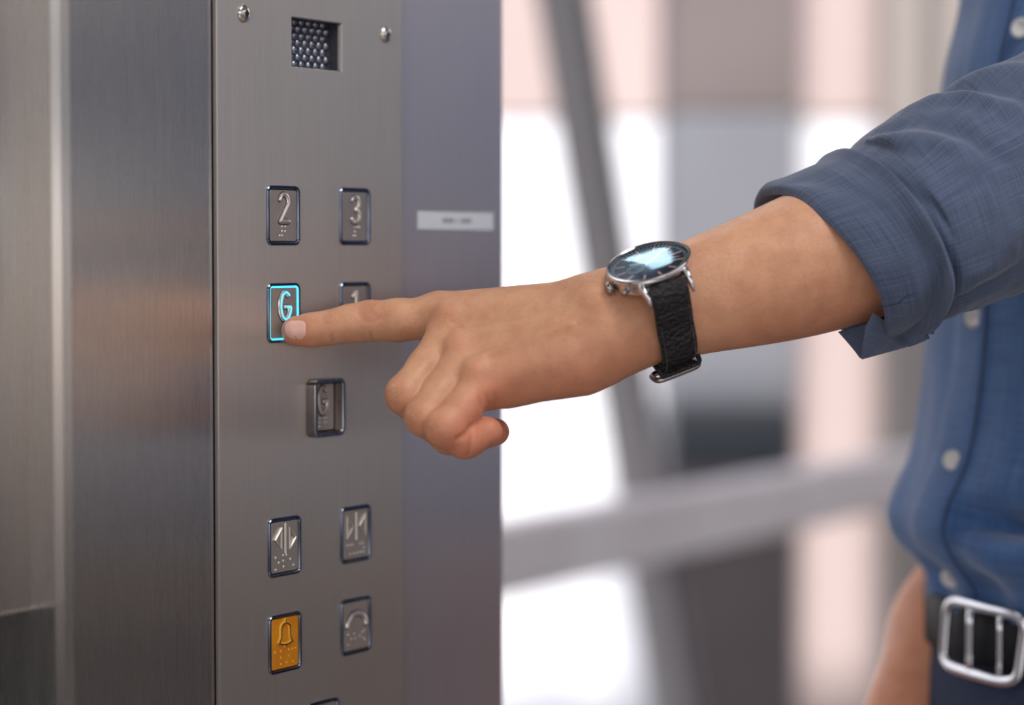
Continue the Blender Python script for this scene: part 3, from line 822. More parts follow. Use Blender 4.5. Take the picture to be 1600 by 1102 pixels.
# fingernail of the pressing finger
def nail():
    c = Vector(skin_at([(461, 512)])[0]); ax = (Vector(skin_at([(477, 508)])[0]) - Vector(skin_at([(446, 510)])[0])).normalized()
    nn = Vector((-.30, -.72, .60)); nn = (nn - ax * nn.dot(ax)).normalized(); sd = ax.cross(nn).normalized()
    V, Fc = [], []; nu, nv = 20, 16
    pts = []
    for i in range(nu + 1):
        u = i / nu * 2 - 1
        for j in range(nv + 1):
            v = j / nv * 2 - 1
            hw = .0043 * math.sqrt(max(.02, 1 - max(0, abs(u) - .30) ** 2 * (1.5 if u > 0 else 1.1)))
            pts.append(c + ax * (u * .0056 - abs(v) ** 2 * .0008 * (1 if u < 0 else -.2) * (-1)) + sd * v * hw + nn * .012)
    pr = march([list(q) for q in pts], [list(-nn)] * len(pts), hand, .03, 40)
    ring_ = []
    for k, q in enumerate(pr):
        i, j = divmod(k, nv + 1); v = j / nv * 2 - 1; u = i / nu * 2 - 1
        q = Vector(q); q += nn * (.00045 * (1 - abs(v) ** 6) * (1 - max(0, u) ** 6) + .0001 - (.0004 if abs(v) == 1 or u == 1 else 0))
        V.append(q)
    fm = []
    for i in range(nu):
        for j in range(nv):
            a = i * (nv + 1) + j; Fc.append((a, a + 1, a + nv + 2, a + nv + 1)); fm.append(1 if i < 1 else 0)
    return V, Fc, fm
v, f, fm = nail()
link('fingernail', v, f, None, bo, mats=[M['nail'], M['nail_tip']], fmat=fm)['label'] = 'pale pink fingernail'

# ------------------------------------------------------------------ clothing
def lerp(a, b, t): return a + (b - a) * t
def catmull(rows, n):
    rows = np.array(rows, float); m = len(rows); out = []
    for k in range(n):
        t = k / (n - 1) * (m - 1); i = min(int(t), m - 2); f_ = t - i
        p0, p1, p2, p3 = rows[max(i - 1, 0)], rows[i], rows[i + 1], rows[min(i + 2, m - 1)]
        out.append(.5 * (2 * p1 + (p2 - p0) * f_ + (2 * p0 - 5 * p1 + 4 * p2 - p3) * f_ ** 2 + (3 * p1 - p0 - 3 * p2 + p3) * f_ ** 3))
    return out
def ring_points(row, nt, th0=0):
    tx, ty, bx, by, qx, qy, d, c = row
    C = (np.array(P(tx, ty, d)) + np.array(P(bx, by, d))) / 2; v = (np.array(P(tx, ty, d)) - np.array(P(bx, by, d))) / 2
    q = np.array([qx * d / F, -c, -qy * d / F])
    th = np.arange(nt) / nt * 2 * math.pi
    return C + np.cos(th)[:, None] * v + np.sin(th)[:, None] * q
def grid_mesh(rings, closed=True):
    n, m = len(rings), len(rings[0]); V = np.concatenate(rings); Fc = []
    for i in range(n - 1):
        for j in range(m if closed else m - 1):
            j2 = (j + 1) % m; Fc.append((i * m + j, i * m + j2, (i + 1) * m + j2, (i + 1) * m + j))
    return V, Fc
def ring_normals(rings):
    R = np.array(rings); dth = np.roll(R, -1, 1) - np.roll(R, 1, 1); ds = np.gradient(R, axis=0)
    nn = np.cross(dth, ds); nn /= np.linalg.norm(nn, axis=2, keepdims=True) + 1e-12
    c = R.mean(1, keepdims=True); sgn = np.sign(((R - c) * nn).sum(2).mean()); return nn * sgn
def cloth_uv(rings):
    R = np.array(rings); s_ = np.cumsum(np.concatenate([[0], np.linalg.norm(np.diff(R.mean(1), axis=0), axis=1)]))
    per = np.linalg.norm(np.diff(R[len(R) // 2], axis=0), axis=1).sum(); m = R.shape[1]
    uv = np.zeros((R.shape[0], m, 2)); uv[:, :, 0] = s_[:, None]; uv[:, :, 1] = (np.abs(np.arange(m) - m / 2) / m * per)[None]
    return uv.reshape(-1, 2)
def ridge(p, s, seed):
    return 1 - abs(noise.noise(Vector(p) * s + Vector((seed, 0, seed)))) * 2.2
# sleeve: stations Tx Ty Bx By qx qy depth halfdepth
SL = [(1322, 250, 1424, 488, 54, 0, 1.239, 0.05), (1346, 226, 1440, 497, 54, 0, 1.241, 0.054), (1360, 211, 1458, 500, 52, 0, 1.2422, 0.056), (1404, 180, 1500, 486, 50, 0, 1.246, 0.057),
      (1444, 155, 1545, 470, 45, 0, 1.2511, 0.058), (1480, 141, 1580, 459, 40, 0, 1.2558, 0.059), (1512, 120, 1610, 448, 38, 0, 1.2599, 0.06), (1556, 101, 1650, 430, 34, 0, 1.2656, 0.061), (1606, 80, 1700, 405, 30, 0, 1.272, 0.062),
      (1665, 28, 1845, 320, 24, 0, 1.285, .064), (1740, -85, 1985, 155, 15, 0, 1.30, .068), (1825, -215, 2110, 15, 10, 0, 1.315, .072), (1905, -320, 2180, -95, 5, 0, 1.33, .074), (1985, -345, 2185, -185, 0, 0, 1.345, .055)]
NS, NT = 260, 300
rows = catmull(SL, NS); rings = [ring_points(r, NT) for r in rows]
nr = ring_normals(rings)
R = np.array(rings); cen = R.mean(1)
# handmade folds: (station s0..s1, theta centre deg, slope deg per station, width deg, height m)
def sleeve_disp(i, j):
    s_ = i / (NS - 1) * (len(SL) - 1); th = 360 * j / NT
    d = 0
    fade = min(1, s_ / 1.0)
    for s0, t0, s1, t1, w_, h_ in FOLDS:
        # distance of (s, th) to the fold segment, in a metric of 1 station = 22 degrees
        ax, ay, bx, by = s0 * 22, t0, s1 * 22, t1; px, py = s_ * 22, th
        L2 = (bx - ax) ** 2 + (by - ay) ** 2; t = max(0, min(1, ((px - ax) * (bx - ax) + (py - ay) * (by - ay)) / L2))
        r = math.hypot(px - ax - t * (bx - ax), py - ay - t * (by - ay))
        e_ = math.sin(math.pi * (.12 + .76 * t))
        d += h_ * e_ * math.exp(-(r / w_) ** 2)
    q = rings[i][j]
    lw = Vector((q[0] * .55 + q[2] * .5, q[1], q[2] * 1.2 - q[0] * .5))
    d += .0022 * fade * noise.fractal(lw * 26, 1, 2, 2) + .0008 * fade * noise.noise(Vector(q) * 120)
    return d
FOLDS = [(1.6, 8, 3.4, 62, 9, .0045), (2.1, 4, 4.6, 78, 7, -.003), (3.4, 2, 6.2, 52, 8, .0050), (4.6, 6, 7.4, 70, 8, -.0035), (5.2, 2, 8.2, 44, 8, .0045), (6.8, 60, 8.6, 100, 10, .004),
         (.8, 132, 3.6, 120, 10, .0036), (.8, 146, 4.4, 132, 7, -.0030), (2.0, 112, 6.5, 98, 14, .0030), (4.5, 118, 8, 130, 12, -.0030), (2.6, 96, 5.0, 62, 12, .0020), (.3, 60, 1.8, 96, 8, -.002)]
Dm = np.array([[sleeve_disp(i, j) for j in range(NT)] for i in range(NS)])
Rs = R + nr * Dm[:, :, None]
shirt_parts = []
v, f = grid_mesh(list(Rs)); sleeve_v, sleeve_f, sleeve_uv = v, f, cloth_uv(rings)

# torso of the shirt
TR = [(-620, 1640, .075, .065), (-560, 1592, .11, .075), (-470, 1540, .150, .095), (-330, 1528, .165, .108), (-150, 1520, .168, .113), (0, 1507, .168, .115), (120, 1484, .168, .116), (300, 1474, .167, .116), (450, 1471, .166, .115),
      (560, 1466, .165, .115), (650, 1453, .167, .117), (720, 1437, .170, .120), (780, 1412, .176, .126), (825, 1403, .180, .130), (862, 1418, .176, .124), (890, 1446, .166, .114), (915, 1462, .160, .108), (960, 1467, .158, .106)]
NTS, NTT = 220, 240
trow = catmull(TR, NTS); tr = []
for i, (y, xs, a, b) in enumerate(trow):
    c = torso_c(y, xs, a, b); th = np.arange(NTT) / NTT * 2 * math.pi
    ce = np.sign(np.cos(th)) * np.abs(np.cos(th)) ** .92; se = np.sign(np.sin(th)) * np.abs(np.sin(th)) ** .92
    ring_ = np.array(c) + ce[:, None] * np.array(BL) * a + se[:, None] * np.array(BF) * b
    tr.append(ring_)
tn = ring_normals(tr); TRr = np.array(tr)
PTH = math.radians(90)          # front centre
for i in range(NTS):
    y = trow[i][0]; k = max(0.0, min(1, (y - 560) / 300)) 
    for j in range(NTT):
        th = 360 * j / NTT; q = tr[i][j]
        d = .004 * noise.fractal(Vector((th / 28.0, y / 420.0, 3)), 1, 2, 2)
        d += .006 * k * noise.noise(Vector((th / 14.0, y / 260.0, 9)))
        if y > 860: d += .003 * math.sin(th / 3.2) * min(1, (y - 860) / 30) * (y < 945)
        # placket: doubled cloth strip 32 mm wide
        arcx = (th - 90) / 57.3 * .150
        if -.012 < arcx: pass
        d += .0018 * (1 / (1 + math.exp(max(-30, min(30, (abs(arcx) - .016) / .0008)))))
        # deep horizontal fold at the waist towards the camera
        if th < 84 or th > 300:
            tt = th if th < 180 else th - 360
            g = math.exp(-((y - (800 - (84 - tt) * .3)) / 30) ** 2)
            d -= .030 * g * min(1, (84 - tt) / 14)
        TRr[i, j] = TRr[i, j] + tn[i, j] * d
v1, f1 = grid_mesh(list(TRr))
shirt = link('shirt', v1, f1, M['shirt'], person, uvs=cloth_uv(tr))
slv = link('sleeve', sleeve_v, sleeve_f, M['denim'], shirt, uvs=sleeve_uv)
slv['label'] = 'grey-blue chambray sleeve of the raised arm'
so_ = slv.modifiers.new('thick', 'SOLIDIFY'); so_.thickness = .0009; so_.offset = -1
# cuff: rolled band, from inside the opening, round the roll and back over the sleeve
CU = [(1250, 300, 1378, 500, 50, 0, 1.238, 0.0435, 0), (1225, 303, 1362, 512, 50, 0, 1.2385, 0.044, 0), (1208, 304, 1356, 522, 50, 0, 1.2385, 0.0455, 0), (1202, 299, 1353, 528, 50, 0, 1.2385, 0.047, 0), (1203, 291, 1356, 532, 51, 0, 1.2385, 0.0485, 0), (1212, 284, 1362, 534, 52, 0, 1.238, 0.0495, 0),
      (1240, 274, 1384, 532, 54, 0, 1.2375, 0.0515, 0), (1272, 259, 1404, 528, 56, 0, 1.2365, 0.053, 0), (1297, 247, 1420, 521, 58, 0, 1.236, 0.0545, 0), (1312, 233, 1428, 516, 60, 0, 1.2355, 0.0575, 0), (1319, 234, 1431, 514, 60, 0, 1.2355, 0.057, 0), (1321, 243, 1430, 508, 58, 0, 1.2355, 0.053, 0), (1320, 250, 1427, 500, 58, 0, 1.2355, 0.051, 0)]
NC = 110
crow = catmull([c[:8] for c in CU], NC); crg = [ring_points(r, NT) for r in crow]; cn_ = ring_normals(crg); CR = np.array(crg)
for i in range(NC):
    s_ = i / (NC - 1)
    for j in range(NT):
        th = 360 * j / NT
        m_ = max(0, min(1, (s_ - .2) * 4)) * max(0, min(1, (.97 - s_) * 8))
        q = Vector(CR[i, j])
        d = .0011 * m_ * noise.fractal(q * 40, 1, 2, 2)
        # long folds that run from the top of the roll down to the loose end
        for s0, t0, s1, t1, w_, h_ in ((.50, 20, .72, 140, .05, -.0012), (.86, 96, .62, 178, .07, .0040), (.74, 104, .50, 176, .05, -.0030), (.60, 110, .36, 150, .05, .0020), (.90, 120, .90, 185, .05, .0025), (.30, 2, .46, 40, .05, .0015)):
            ax, ay, bx, by = s0, t0 / 180, s1, t1 / 180; px, py = s_, th / 180
            L2 = (bx - ax) ** 2 + (by - ay) ** 2; t = max(0, min(1, ((px - ax) * (bx - ax) + (py - ay) * (by - ay)) / L2))
            r = math.hypot(px - ax - t * (bx - ax), py - ay - t * (by - ay))
            d += h_ * m_ * math.exp(-(r / w_) ** 2) * (.3 + .7 * math.sin(math.pi * (.1 + .8 * t)))
        CR[i, j] += cn_[i, j] * d
v, f = grid_mesh(list(CR)); 
cuff = link('rolled_cuff', v, f, M['denim'], shirt, uvs=cloth_uv(crg) * np.array([1, 1]))
# loose pointed end of the cuff, folded cloth sheets with thickness
def sheet(name, quads, n=18, thick=.0012, parent=None, bulge=.0):
    """bilinear patches given by 4 corners (pixel x, y, depth) each; welded in one sheet"""
    V, Fc, uv = [], [], []
    for (a, b, c, d), bl in quads:
        o = len(V); A, B, C_, D = [Vector(P(*q)) for q in (a, b, c, d)]
        for i in range(n + 1):
            for j in range(n + 1):
                u_, w_ = i / n, j / n
                q = A * (1 - u_) * (1 - w_) + B * u_ * (1 - w_) + C_ * u_ * w_ + D * (1 - u_) * w_
                q = q + Vector((0, -1, 0)) * bl * math.sin(math.pi * u_) * math.sin(math.pi * w_)
                q = q + Vector((0, 1, 0)) * .0012 * noise.noise(q * 90)
                V.append(q); uv.append(((q.x * .9 - q.z * .4), (q.z * .9 + q.x * .4)))
        for i in range(n):
            for j in range(n):
                k = o + i * (n + 1) + j; Fc.append((k, k + n + 1, k + n + 2, k + 1))
    o_ = link(name, V, Fc, M['denim'], parent, uvs=np.array(uv))
    s2 = o_.modifiers.new('t', 'SOLIDIFY'); s2.thickness = thick; s2.offset = 0
    return o_
sheet('cuff_end', [(((1310, 519, 1.232), (1356, 505, 1.226), (1347, 561, 1.222), (1344, 558, 1.224)), .0)], parent=shirt)
sheet('cuff_end', [(((1366, 490, 1.203), (1352, 512, 1.206), (1346, 561, 1.214), (1428, 538, 1.244)), .004)], parent=shirt)
sheet('cuff_end', [(((1380, 500, 1.232), (1436, 494, 1.226), (1453, 529, 1.222), (1420, 542, 1.228)), .004)], parent=shirt)
sheet('cuff_end', [(((1432, 490, 1.215), (1463, 499, 1.216), (1457, 522, 1.218), (1445, 521, 1.216)), .002)], parent=shirt)
# seams
def seam(pix, name='seam', off=.0009, r=.00035, mat_=None):
    pts = []
    for (a, b), (c, d) in zip(pix, pix[1:]):
        for k in range(10): pts.append((a + (c - a) * k / 10, b + (d - b) * k / 10))
    pts.append(pix[-1]); return pts
from mathutils.bvhtree import BVHTree
bvh_s = BVHTree.FromPolygons([Vector(q) for q in sleeve_v], sleeve_f)
bvh_c = BVHTree.FromPolygons([Vector(q) for q in v], f)
def on_bvh(bvh, pts, off):
    out = []
    for x, y in pts:
        h_, nn, _, _ = bvh.ray_cast(CAM, ray(x, y).normalized())
        if h_ is not None: out.append(h_ - ray(x, y).normalized() * off)
    return out
for pix in ([(1434, 434), (1447, 430), (1466, 428), (1493, 457), (1474, 492), (1440, 497)], [(1436, 440), (1463, 434), (1486, 458), (1470, 488)]):
    q = on_bvh(bvh_s, seam(pix), .0002)
    if len(q) > 4: v_, f_ = tube(q, .00032, 6); link('seam', v_, f_, M['stitch'], slv)
q = on_bvh(bvh_c, seam([(1368, 481), (1400, 476), (1418, 462), (1431, 458)]), .0001)
if len(q) > 4: v_, f_ = tube(q, .0003, 6); link('seam', v_, f_, M['stitch'], cuff)
q = on_bvh(bvh_c, seam([(1340, 262), (1366, 285), (1392, 322), (1405, 360), (1410, 410), (1408, 450)]), .0000)

# shirt front: buttons and placket seam
bvh_t = BVHTree.FromPolygons([Vector(q) for q in v1], f1)
def shirt_spot(px, py):
    h_, nn, _, _ = bvh_t.ray_cast(CAM, ray(px, py).normalized()); return h_, (nn if nn.dot(ray(px, py)) < 0 else -nn)
for px, py in ((1597, 45), (1524, 497), (1490, 720), (1486, 903)):
    c, nn = shirt_spot(px, py)
    if c is None: continue
    nn = (nn + Vector((0, -.8, 0))).normalized()
    bm = bmesh.new()
    prof = [(.0, .0016), (.0034, .0015), (.0042, .0024), (.0056, .0024), (.0061, .0016), (.0058, .0)]
    vs = []
    for r, h_ in prof:
        vs.append([bm.verts.new((r * math.cos(k * math.pi / 12), r * math.sin(k * math.pi / 12), h_)) for k in range(24)] if r else [bm.verts.new((0, 0, h_))] * 24)
    for a, b in zip(vs, vs[1:]):
        for k in range(24):
            q = [a[k], b[k], b[(k + 1) % 24], a[(k + 1) % 24]]; q2 = []
            for x in q:
                if x not in q2: q2.append(x)
            bm.faces.new(q2)
    bmesh.ops.transform(bm, matrix=Matrix.Translation(c + nn * .0005) @ nn.to_track_quat('Z', 'Y').to_matrix().to_4x4(), verts=bm.verts)
    bmesh.ops.recalc_face_normals(bm, faces=bm.faces)
    bm_link('shirt_button', bm, M['pearl'], shirt, True)['label'] = 'pearly white button'
rw = [TRr[i, int(round((90 - math.degrees(.0165 / .150)) / 360 * NTT))] + np.array(BF) * .0003 for i in range(20, NTS, 3)]
v_, f_ = tube([Vector(q) for q in rw], .0009, 6); link('placket_seam', v_, f_, M['stitch'], shirt)
# other sleeve, behind the torso
v_, f_ = tube([sh_r + BL * .03, sh_r.lerp(el_r, .3), sh_r.lerp(el_r, .7), sh_r.lerp(el_r, .93)], [.06, .062, .056, .052], 40, caps=False)
o_ = link('sleeve', v_, f_, M['shirt'], shirt, uvs=np.array([(q.x + q.z, q.y + q.z) for q in v_])); sm = o_.modifiers.new('t', 'SOLIDIFY'); sm.thickness = .002
o_['label'] = 'rolled sleeve of the hanging arm'
# collar
v_, f_ = tube([neck + BL * .062 * math.cos(t) + BF * (.066 * math.sin(t)) + Vector((0, 0, .0 - .016 * math.sin(t))) for t in [math.radians(110 + k * 320 / 24) for k in range(25)]], .014, 12, flat=.35, up=Z)
link('collar', v_, f_, M['shirt'], shirt, uvs=np.array([(q.x + q.z, q.y) for q in v_]))

# trousers, belt, buckle, shoes
wc = torso_c(1000, 1462, .158, .110)
def ellring(c, a, b, n=72): return [c + BL * a * math.cos(2 * math.pi * k / n) + BF * b * math.sin(2 * math.pi * k / n) for k in range(n)]
pc = Vector((wc.x, wc.y, 0))
zw = P(1470, 945, TD).z
R3 = [ellring(pc + Z * z_, a, b) for z_, a, b in ((zw, .155, .104), (zw - .03, .159, .108), (zw - .08, .168, .116), (zw - .16, .176, .122), (zw - .22, .174, .118))]
V3, F3 = grid_mesh([np.array([list(q) for q in r]) for r in R3])
parts = [(list(V3), F3)]
for s_ in (-1, 1):
    rr = [ellring(pc + BL * s_ * o_ + Z * z_, a, b) for z_, o_, a, b in ((zw - .18, .085, .092, .105), (zw - .30, .086, .085, .095), (.50, .09, .066, .074), (.30, .095, .060, .068), (.09, .10, .058, .066))]
    vv, ff = grid_mesh([np.array([list(q) for q in r]) for r in rr]); parts.append((list(vv), ff))
v_, f_ = merge(parts); link('trousers', v_, f_, M['trousers'], person)
zb1, zb0 = P(1500, 958, TD).z, P(1500, 1046, TD).z
bl = [np.array([list(q) for q in ellring(pc + Z * z_, .1575 + o_, .107 + o_, 96)]) for z_, o_ in ((zb1, 0), (zb1, .0045), (zb1 - .001, .0055), (zb0 + .001, .0065), (zb0, .0055), (zb0, 0), (zb1, 0))]
v_, f_ = grid_mesh(bl); belt = link('belt', v_, f_, M['belt'], person)
bvh_b = BVHTree.FromPolygons([Vector(q) for q in v_], f_)
def belt_pt(th, dz, out): 
    t = math.radians(th); return pc + BL * (.1655 + out) * math.cos(t) + BF * (.115 + out) * math.sin(t) + Z * ((zb1 + zb0) / 2 + dz)
loop = []
for k in range(48):
    t = k / 48 * 2 * math.pi; ct, s2 = math.cos(t), math.sin(t)
    x = math.copysign(abs(ct) ** .35, ct); y = math.copysign(abs(s2) ** .35, s2)
    loop.append(belt_pt(78 - x * 13.5 + y * -1.2, y * .0205, .004))
v_, f_ = tube(loop, .0027, 10, closed=True, flat=1.3, up=None); buckle = link('buckle', v_, f_, M['buckle'], belt); buckle['label'] = 'polished metal belt buckle frame'
for th_, rr_ in ((81, .0024), (71, .0018)):
    v_, f_ = tube([belt_pt(th_, -.018 + .036 * k / 4, .004) for k in range(5)], rr_, 8); link('prong', v_, f_, M['buckle'], buckle)
for s_ in (-1, 1):
    fc = pc + BL * s_ * .10 + BF * .05
    rr = [ellring(fc + Z * z_ + BF * o_, a, b, 40) for z_, o_, a, b in ((.0, .02, .046, .135), (.03, .02, .048, .138), (.055, .0, .046, .11), (.085, -.045, .043, .062), (.12, -.05, .042, .05))]
    vv, ff = grid_mesh([np.array([list(q) for q in r]) for r in rr]); ff.append(tuple(range(40)))
    link('shoe', vv, ff, M['shoe'], person)
# hair and eyes
def hairfn(p):
    H = np.array(headc); A = np.array
    d = ell(p, H + A(BF) * -.012 + [0, 0, .042], HA, (.087, .105, .104))
    d = smax(d, -ell(p, H + A(BF) * .085 + [0, 0, -.03], HA, (.085, .085, .105)), .01)
    return d + .002 * np.sin(p[:, 0] * 310) * np.sin(p[:, 1] * 280)
vv, ff = surface_nets(hairfn, np.array(headc) - .14, np.array(headc) + .18, .005)
link('hair', vv.tolist(), [tuple(int(i) for i in q) for q in ff], M['hair'], bo)
for s_ in (-1, 1):
    v_, f_ = ball(headc + BF * .083 + BL * .031 * s_ + Z * .014 - BF * .003, .0115, None, None, 20, 12); eye = link('eye', v_, f_, M['paper'], bo)
    v_, f_ = ball(headc + BF * .0925 + BL * .031 * s_ + Z * .014, .005, .6, BF, 14, 8); link('iris', v_, f_, M['hair'], eye)

# ------------------------------------------------------------------ wristwatch
WT = Vector(P(1013, 407, 1.191))                 # centre of the crystal
wat = empty('wristwatch', WT, (0, 0, 0), 'round steel chronograph watch with navy dial and black leather strap on the wrist', 'watch')
WM = frame_mtx(WT, WA, WW, WN)                # local x up the arm, y towards 12, z out of the wrist
def wl_(x, y, z): return WM @ Vector((x, y, z))
def lathe(prof, n=96, mtx=None):
    V, Fc = [], []
    for r, z in prof:
        for k in range(n):
            t = 2 * math.pi * k / n; q = Vector((r * math.cos(t), r * math.sin(t), z)); V.append((mtx or WM) @ q)
    for i in range(len(prof) - 1):
        for k in range(n): Fc.append((i * n + k, i * n + (k + 1) % n, (i + 1) * n + (k + 1) % n, (i + 1) * n + k))
    return V, Fc
CRAD = .0217
v_, f_ = lathe([(.0005, -.0098), (.0175, -.0098), (.0197, -.0088), (.0205, -.0070), (.0205, -.0040), (.0212, -.0034), (CRAD, -.0024), (CRAD, -.0012), (.0213, -.0003), (.0204, .0), (.0198, -.0006), (.0197, -.0022)])
case = link('case', v_, f_, M['case'], wat)
es = case.modifiers.new('es', 'EDGE_SPLIT'); es.split_angle = math.radians(32)
lug = []
for sx in (-1, 1):
    for sy in (-1, 1):
        if sy < 0: path = [wl_(sx * .0122, -.0150, -.0065), wl_(sx * .0120, -.0190, -.0072), wl_(sx * .0116, -.0212, -.0095), wl_(sx * .0113, -.0225, -.0120), wl_(sx * .0113, -.0228, -.0140)]
        else: path = [wl_(sx * .0122, sy * .0155, -.0045), wl_(sx * .0120, sy * .0195, -.0045), wl_(sx * .0116, sy * .0225, -.0064), wl_(sx * .0113, sy * .0248, -.0096), wl_(sx * .0113, sy * .0254, -.0122)]
        v_, f_ = tube(path, [.0032, .0030, .0024, .0017, .0010], 12, flat=.62, up=WA)
        link('lug', v_, f_, M['case'], wat)
v_, f_ = lathe([(.0001, -.0022), (.0198, -.0022)]); dial = link('dial', v_, f_, M['dial'], wat, False)
v_, f_ = lathe([(.0198, -.0003), (.0160, .0001), (.0120, .0003), (.0080, .00048), (.0040, .0006), (.0001, .00064)])
link('crystal', v_, [q[::-1] for q in f_] if Vector((Vector(v_[f_[0][1]]) - Vector(v_[f_[0][0]])).cross(Vector(v_[f_[0][2]]) - Vector(v_[f_[0][1]]))).dot(WN) < 0 else f_, M['crystal'], wat)
# dial marks
def bar(a, r0, r1, wd, z=-.0019, h_=.0003):
    t = math.radians(90 - a * 1.0); c, s2 = math.cos(t), math.sin(t)
    # 12 o'clock = +y (towards WW), clockwise seen from outside: towards -x
    c = -c
    d = Vector((c, s2, 0)); p_ = Vector((-s2, c, 0))
    bm = bmesh.new()
    vs = bm_box(bm, (r0, -wd / 2, z), (r1, wd / 2, z + h_))
    m = Matrix.Identity(4); m.col[0][:3] = d; m.col[1][:3] = p_; m.col[2][:3] = (0, 0, 1)
    bmesh.ops.transform(bm, matrix=WM @ m, verts=bm.verts)
    V = [v.co.copy() for v in bm.verts]; bm.verts.index_update(); Fc = [tuple(v.index for v in f.verts) for f in bm.faces]; bm.free()
    return V, Fc
v_, f_ = merge([bar(a, .0126, .0175, .0009) for a in range(0, 360, 30)]); link('hour_marks', v_, f_, M['copper'], dial, False)
v_, f_ = merge([bar(a, .0182, .0194, .0002) for a in range(0, 360, 6)] + [bar(a, .0178, .0180, .0003) for a in range(0, 360, 2)]); link('minute_track', v_, f_, M['silver'], dial, False)
def offring(cx, cy, r, n=40): return [wl_(cx + r * math.cos(2 * math.pi * k / n), cy + r * math.sin(2 * math.pi * k / n), -.0020) for k in range(n)]
for cx, cy in ((-.0075, 0), (.0075, 0), (0, -.0075)):
    ps = [tube(offring(cx, cy, .0042), .00012, 6, closed=True), tube(offring(cx, cy, .0030), .00008, 6, closed=True), tube([wl_(cx, cy, -.0018), wl_(cx + .002, cy + .0025, -.0018)], .00012, 6)]
    v_, f_ = merge(ps); link('subdial', v_, f_, M['silver'], dial, False)
for a, r1, wd in ((118, .0098, .0009), (236, .0140, .0007), (292, .0155, .0003)):
    v_, f_ = bar(a, -.003, r1, wd, -.0012, .0002); link('hand', v_, f_, M['silver'], dial, False)
v_, f_ = ball(wl_(0, 0, -.0010), .0009, .6, WN); link('hand_hub', v_, f_, M['silver'], dial)
# crown and two pushers on the side of the hand
for a, r_, L, nm in ((0, .0034, .0048, 'crown'), (30, .0017, .0034, 'pusher'), (-30, .0017, .0034, 'pusher')):
    t = math.radians(180 + a); d = Vector((math.cos(t), math.sin(t), 0)); o = Vector((0, 0, -.0068)) + d * .0198
    m = frame_mtx(WM @ o, WM.to_3x3() @ d.cross(Vector((0, 0, 1))), WM.to_3x3() @ Vector((0, 0, 1)), WM.to_3x3() @ d)
    pr = [(.0001, .0), (.0011, .0), (.0011, L * .35), (r_ * .9, L * .35), (r_, L * .42), (r_, L * .85), (r_ * .8, L), (.0001, L)]
    v_, f_ = lathe(pr, 24, m); link(nm, v_, f_, M['crown'], wat)
# strap: follows the wrist
WC = Vector(P(1041, 487, 1.213)); WC = WC - WA * (WC - WT).dot(WA)      # wrist centre in the strap's plane
def wrist_pt(al, off):
    t = math.radians(al); d = WN * math.cos(t) + WW * math.sin(t)
    q = march([list(WC + d * .07)], [list(-d)], hand, .08, 40)[0]; return Vector(q) + d * off, d
def strap(sgn, al0, al1, w0, w1, name, extra=0.0):
    pts = [(wl_(0, sgn * .0205, -.0070 if sgn > 0 else -.0110), (WN * .6 + WW * sgn * .8).normalized()), (wl_(0, sgn * .0232, -.0082 if sgn > 0 else -.0130), (WN * .45 + WW * sgn * .9).normalized())]
    if extra: pts = []
    n = 26
    for k in range(n + 1):
        a = lerp(al0, al1, k / n); q, d = wrist_pt(a, .0006 + extra); pts.append((q, d))
    # relax
    for _ in range(3):
        for k in range(2, len(pts) - 1):
            pts[k] = ((pts[k - 1][0] + pts[k][0] * 2 + pts[k + 1][0]) / 4 + pts[k][1] * .0002, pts[k][1])
    V, uv = [], []; m = 0
    for k, (q, d) in enumerate(pts):
        s_ = k / (len(pts) - 1); hw = lerp(w0, w1, s_) / 2
        tg = (pts[min(k + 1, len(pts) - 1)][0] - pts[max(k - 1, 0)][0]).normalized(); nn = (d - tg * d.dot(tg)).normalized()
        th_ = .0034 if (k < 3 and not extra) else lerp(.0026, .0020, s_)
        pr = [(-1, 0), (-1.0, .55), (-.96, .72), (-.86, .80), (-.78, .98), (-.5, 1.12), (0, 1.18), (.5, 1.12), (.78, .98), (.86, .80), (.96, .72), (1.0, .55), (1, 0)]
        for x, h_ in pr: V.append(q + WA * x * hw + nn * h_ * th_)
        m = len(pr)
    Fc = []
    for k in range(len(pts) - 1):
        for j in range(m):
            j2 = (j + 1) % m; Fc.append((k * m + j, k * m + j2, (k + 1) * m + j2, (k + 1) * m + j))
    Fc.append(tuple(range(m))); Fc.append(tuple((len(pts) - 1) * m + j for j in range(m))[::-1])
    o = link(name, V, Fc, M['leather'], wat); sb = o.modifiers.new('s', 'SUBSURF'); sb.levels = sb.render_levels = 2
    return o, pts
st1, sp1 = strap(1, 82, 186, .0200, .0185, 'strap')
st2, sp2 = strap(-1, 360 - 82, 178, .0200, .0185, 'strap')
# cross stitch near the lugs, edge stitching
q, d = sp1[3]; 
v_, f_ = tube([wl_(-.0085 + .017 * k / 8, .0238 if False else .0232, -.0062) for k in range(9)], .0002, 6)
ps = []
for sx in (-1, 1):
    for k in range(3, len(sp1) - 1):
        (a, da), (b, db) = sp1[k], sp1[k + 1]
        for t in (.1, .6):
            p0 = a.lerp(b, t) + da * .0028 + WA * sx * .0078; p1 = a.lerp(b, t + .3) + da * .0028 + WA * sx * .0078
            ps.append(tube([p0, p1], .00018, 5))
a, da = sp1[2]
for k in range(9):
    ps.append(tube([a + da * .0043 + WA * (-.0082 + .0019 * k), a + da * .0043 + WA * (-.0082 + .0019 * k + .0012)], .0002, 5))
v_, f_ = merge(ps); link('stitching', v_, f_, M['thread'], st1)
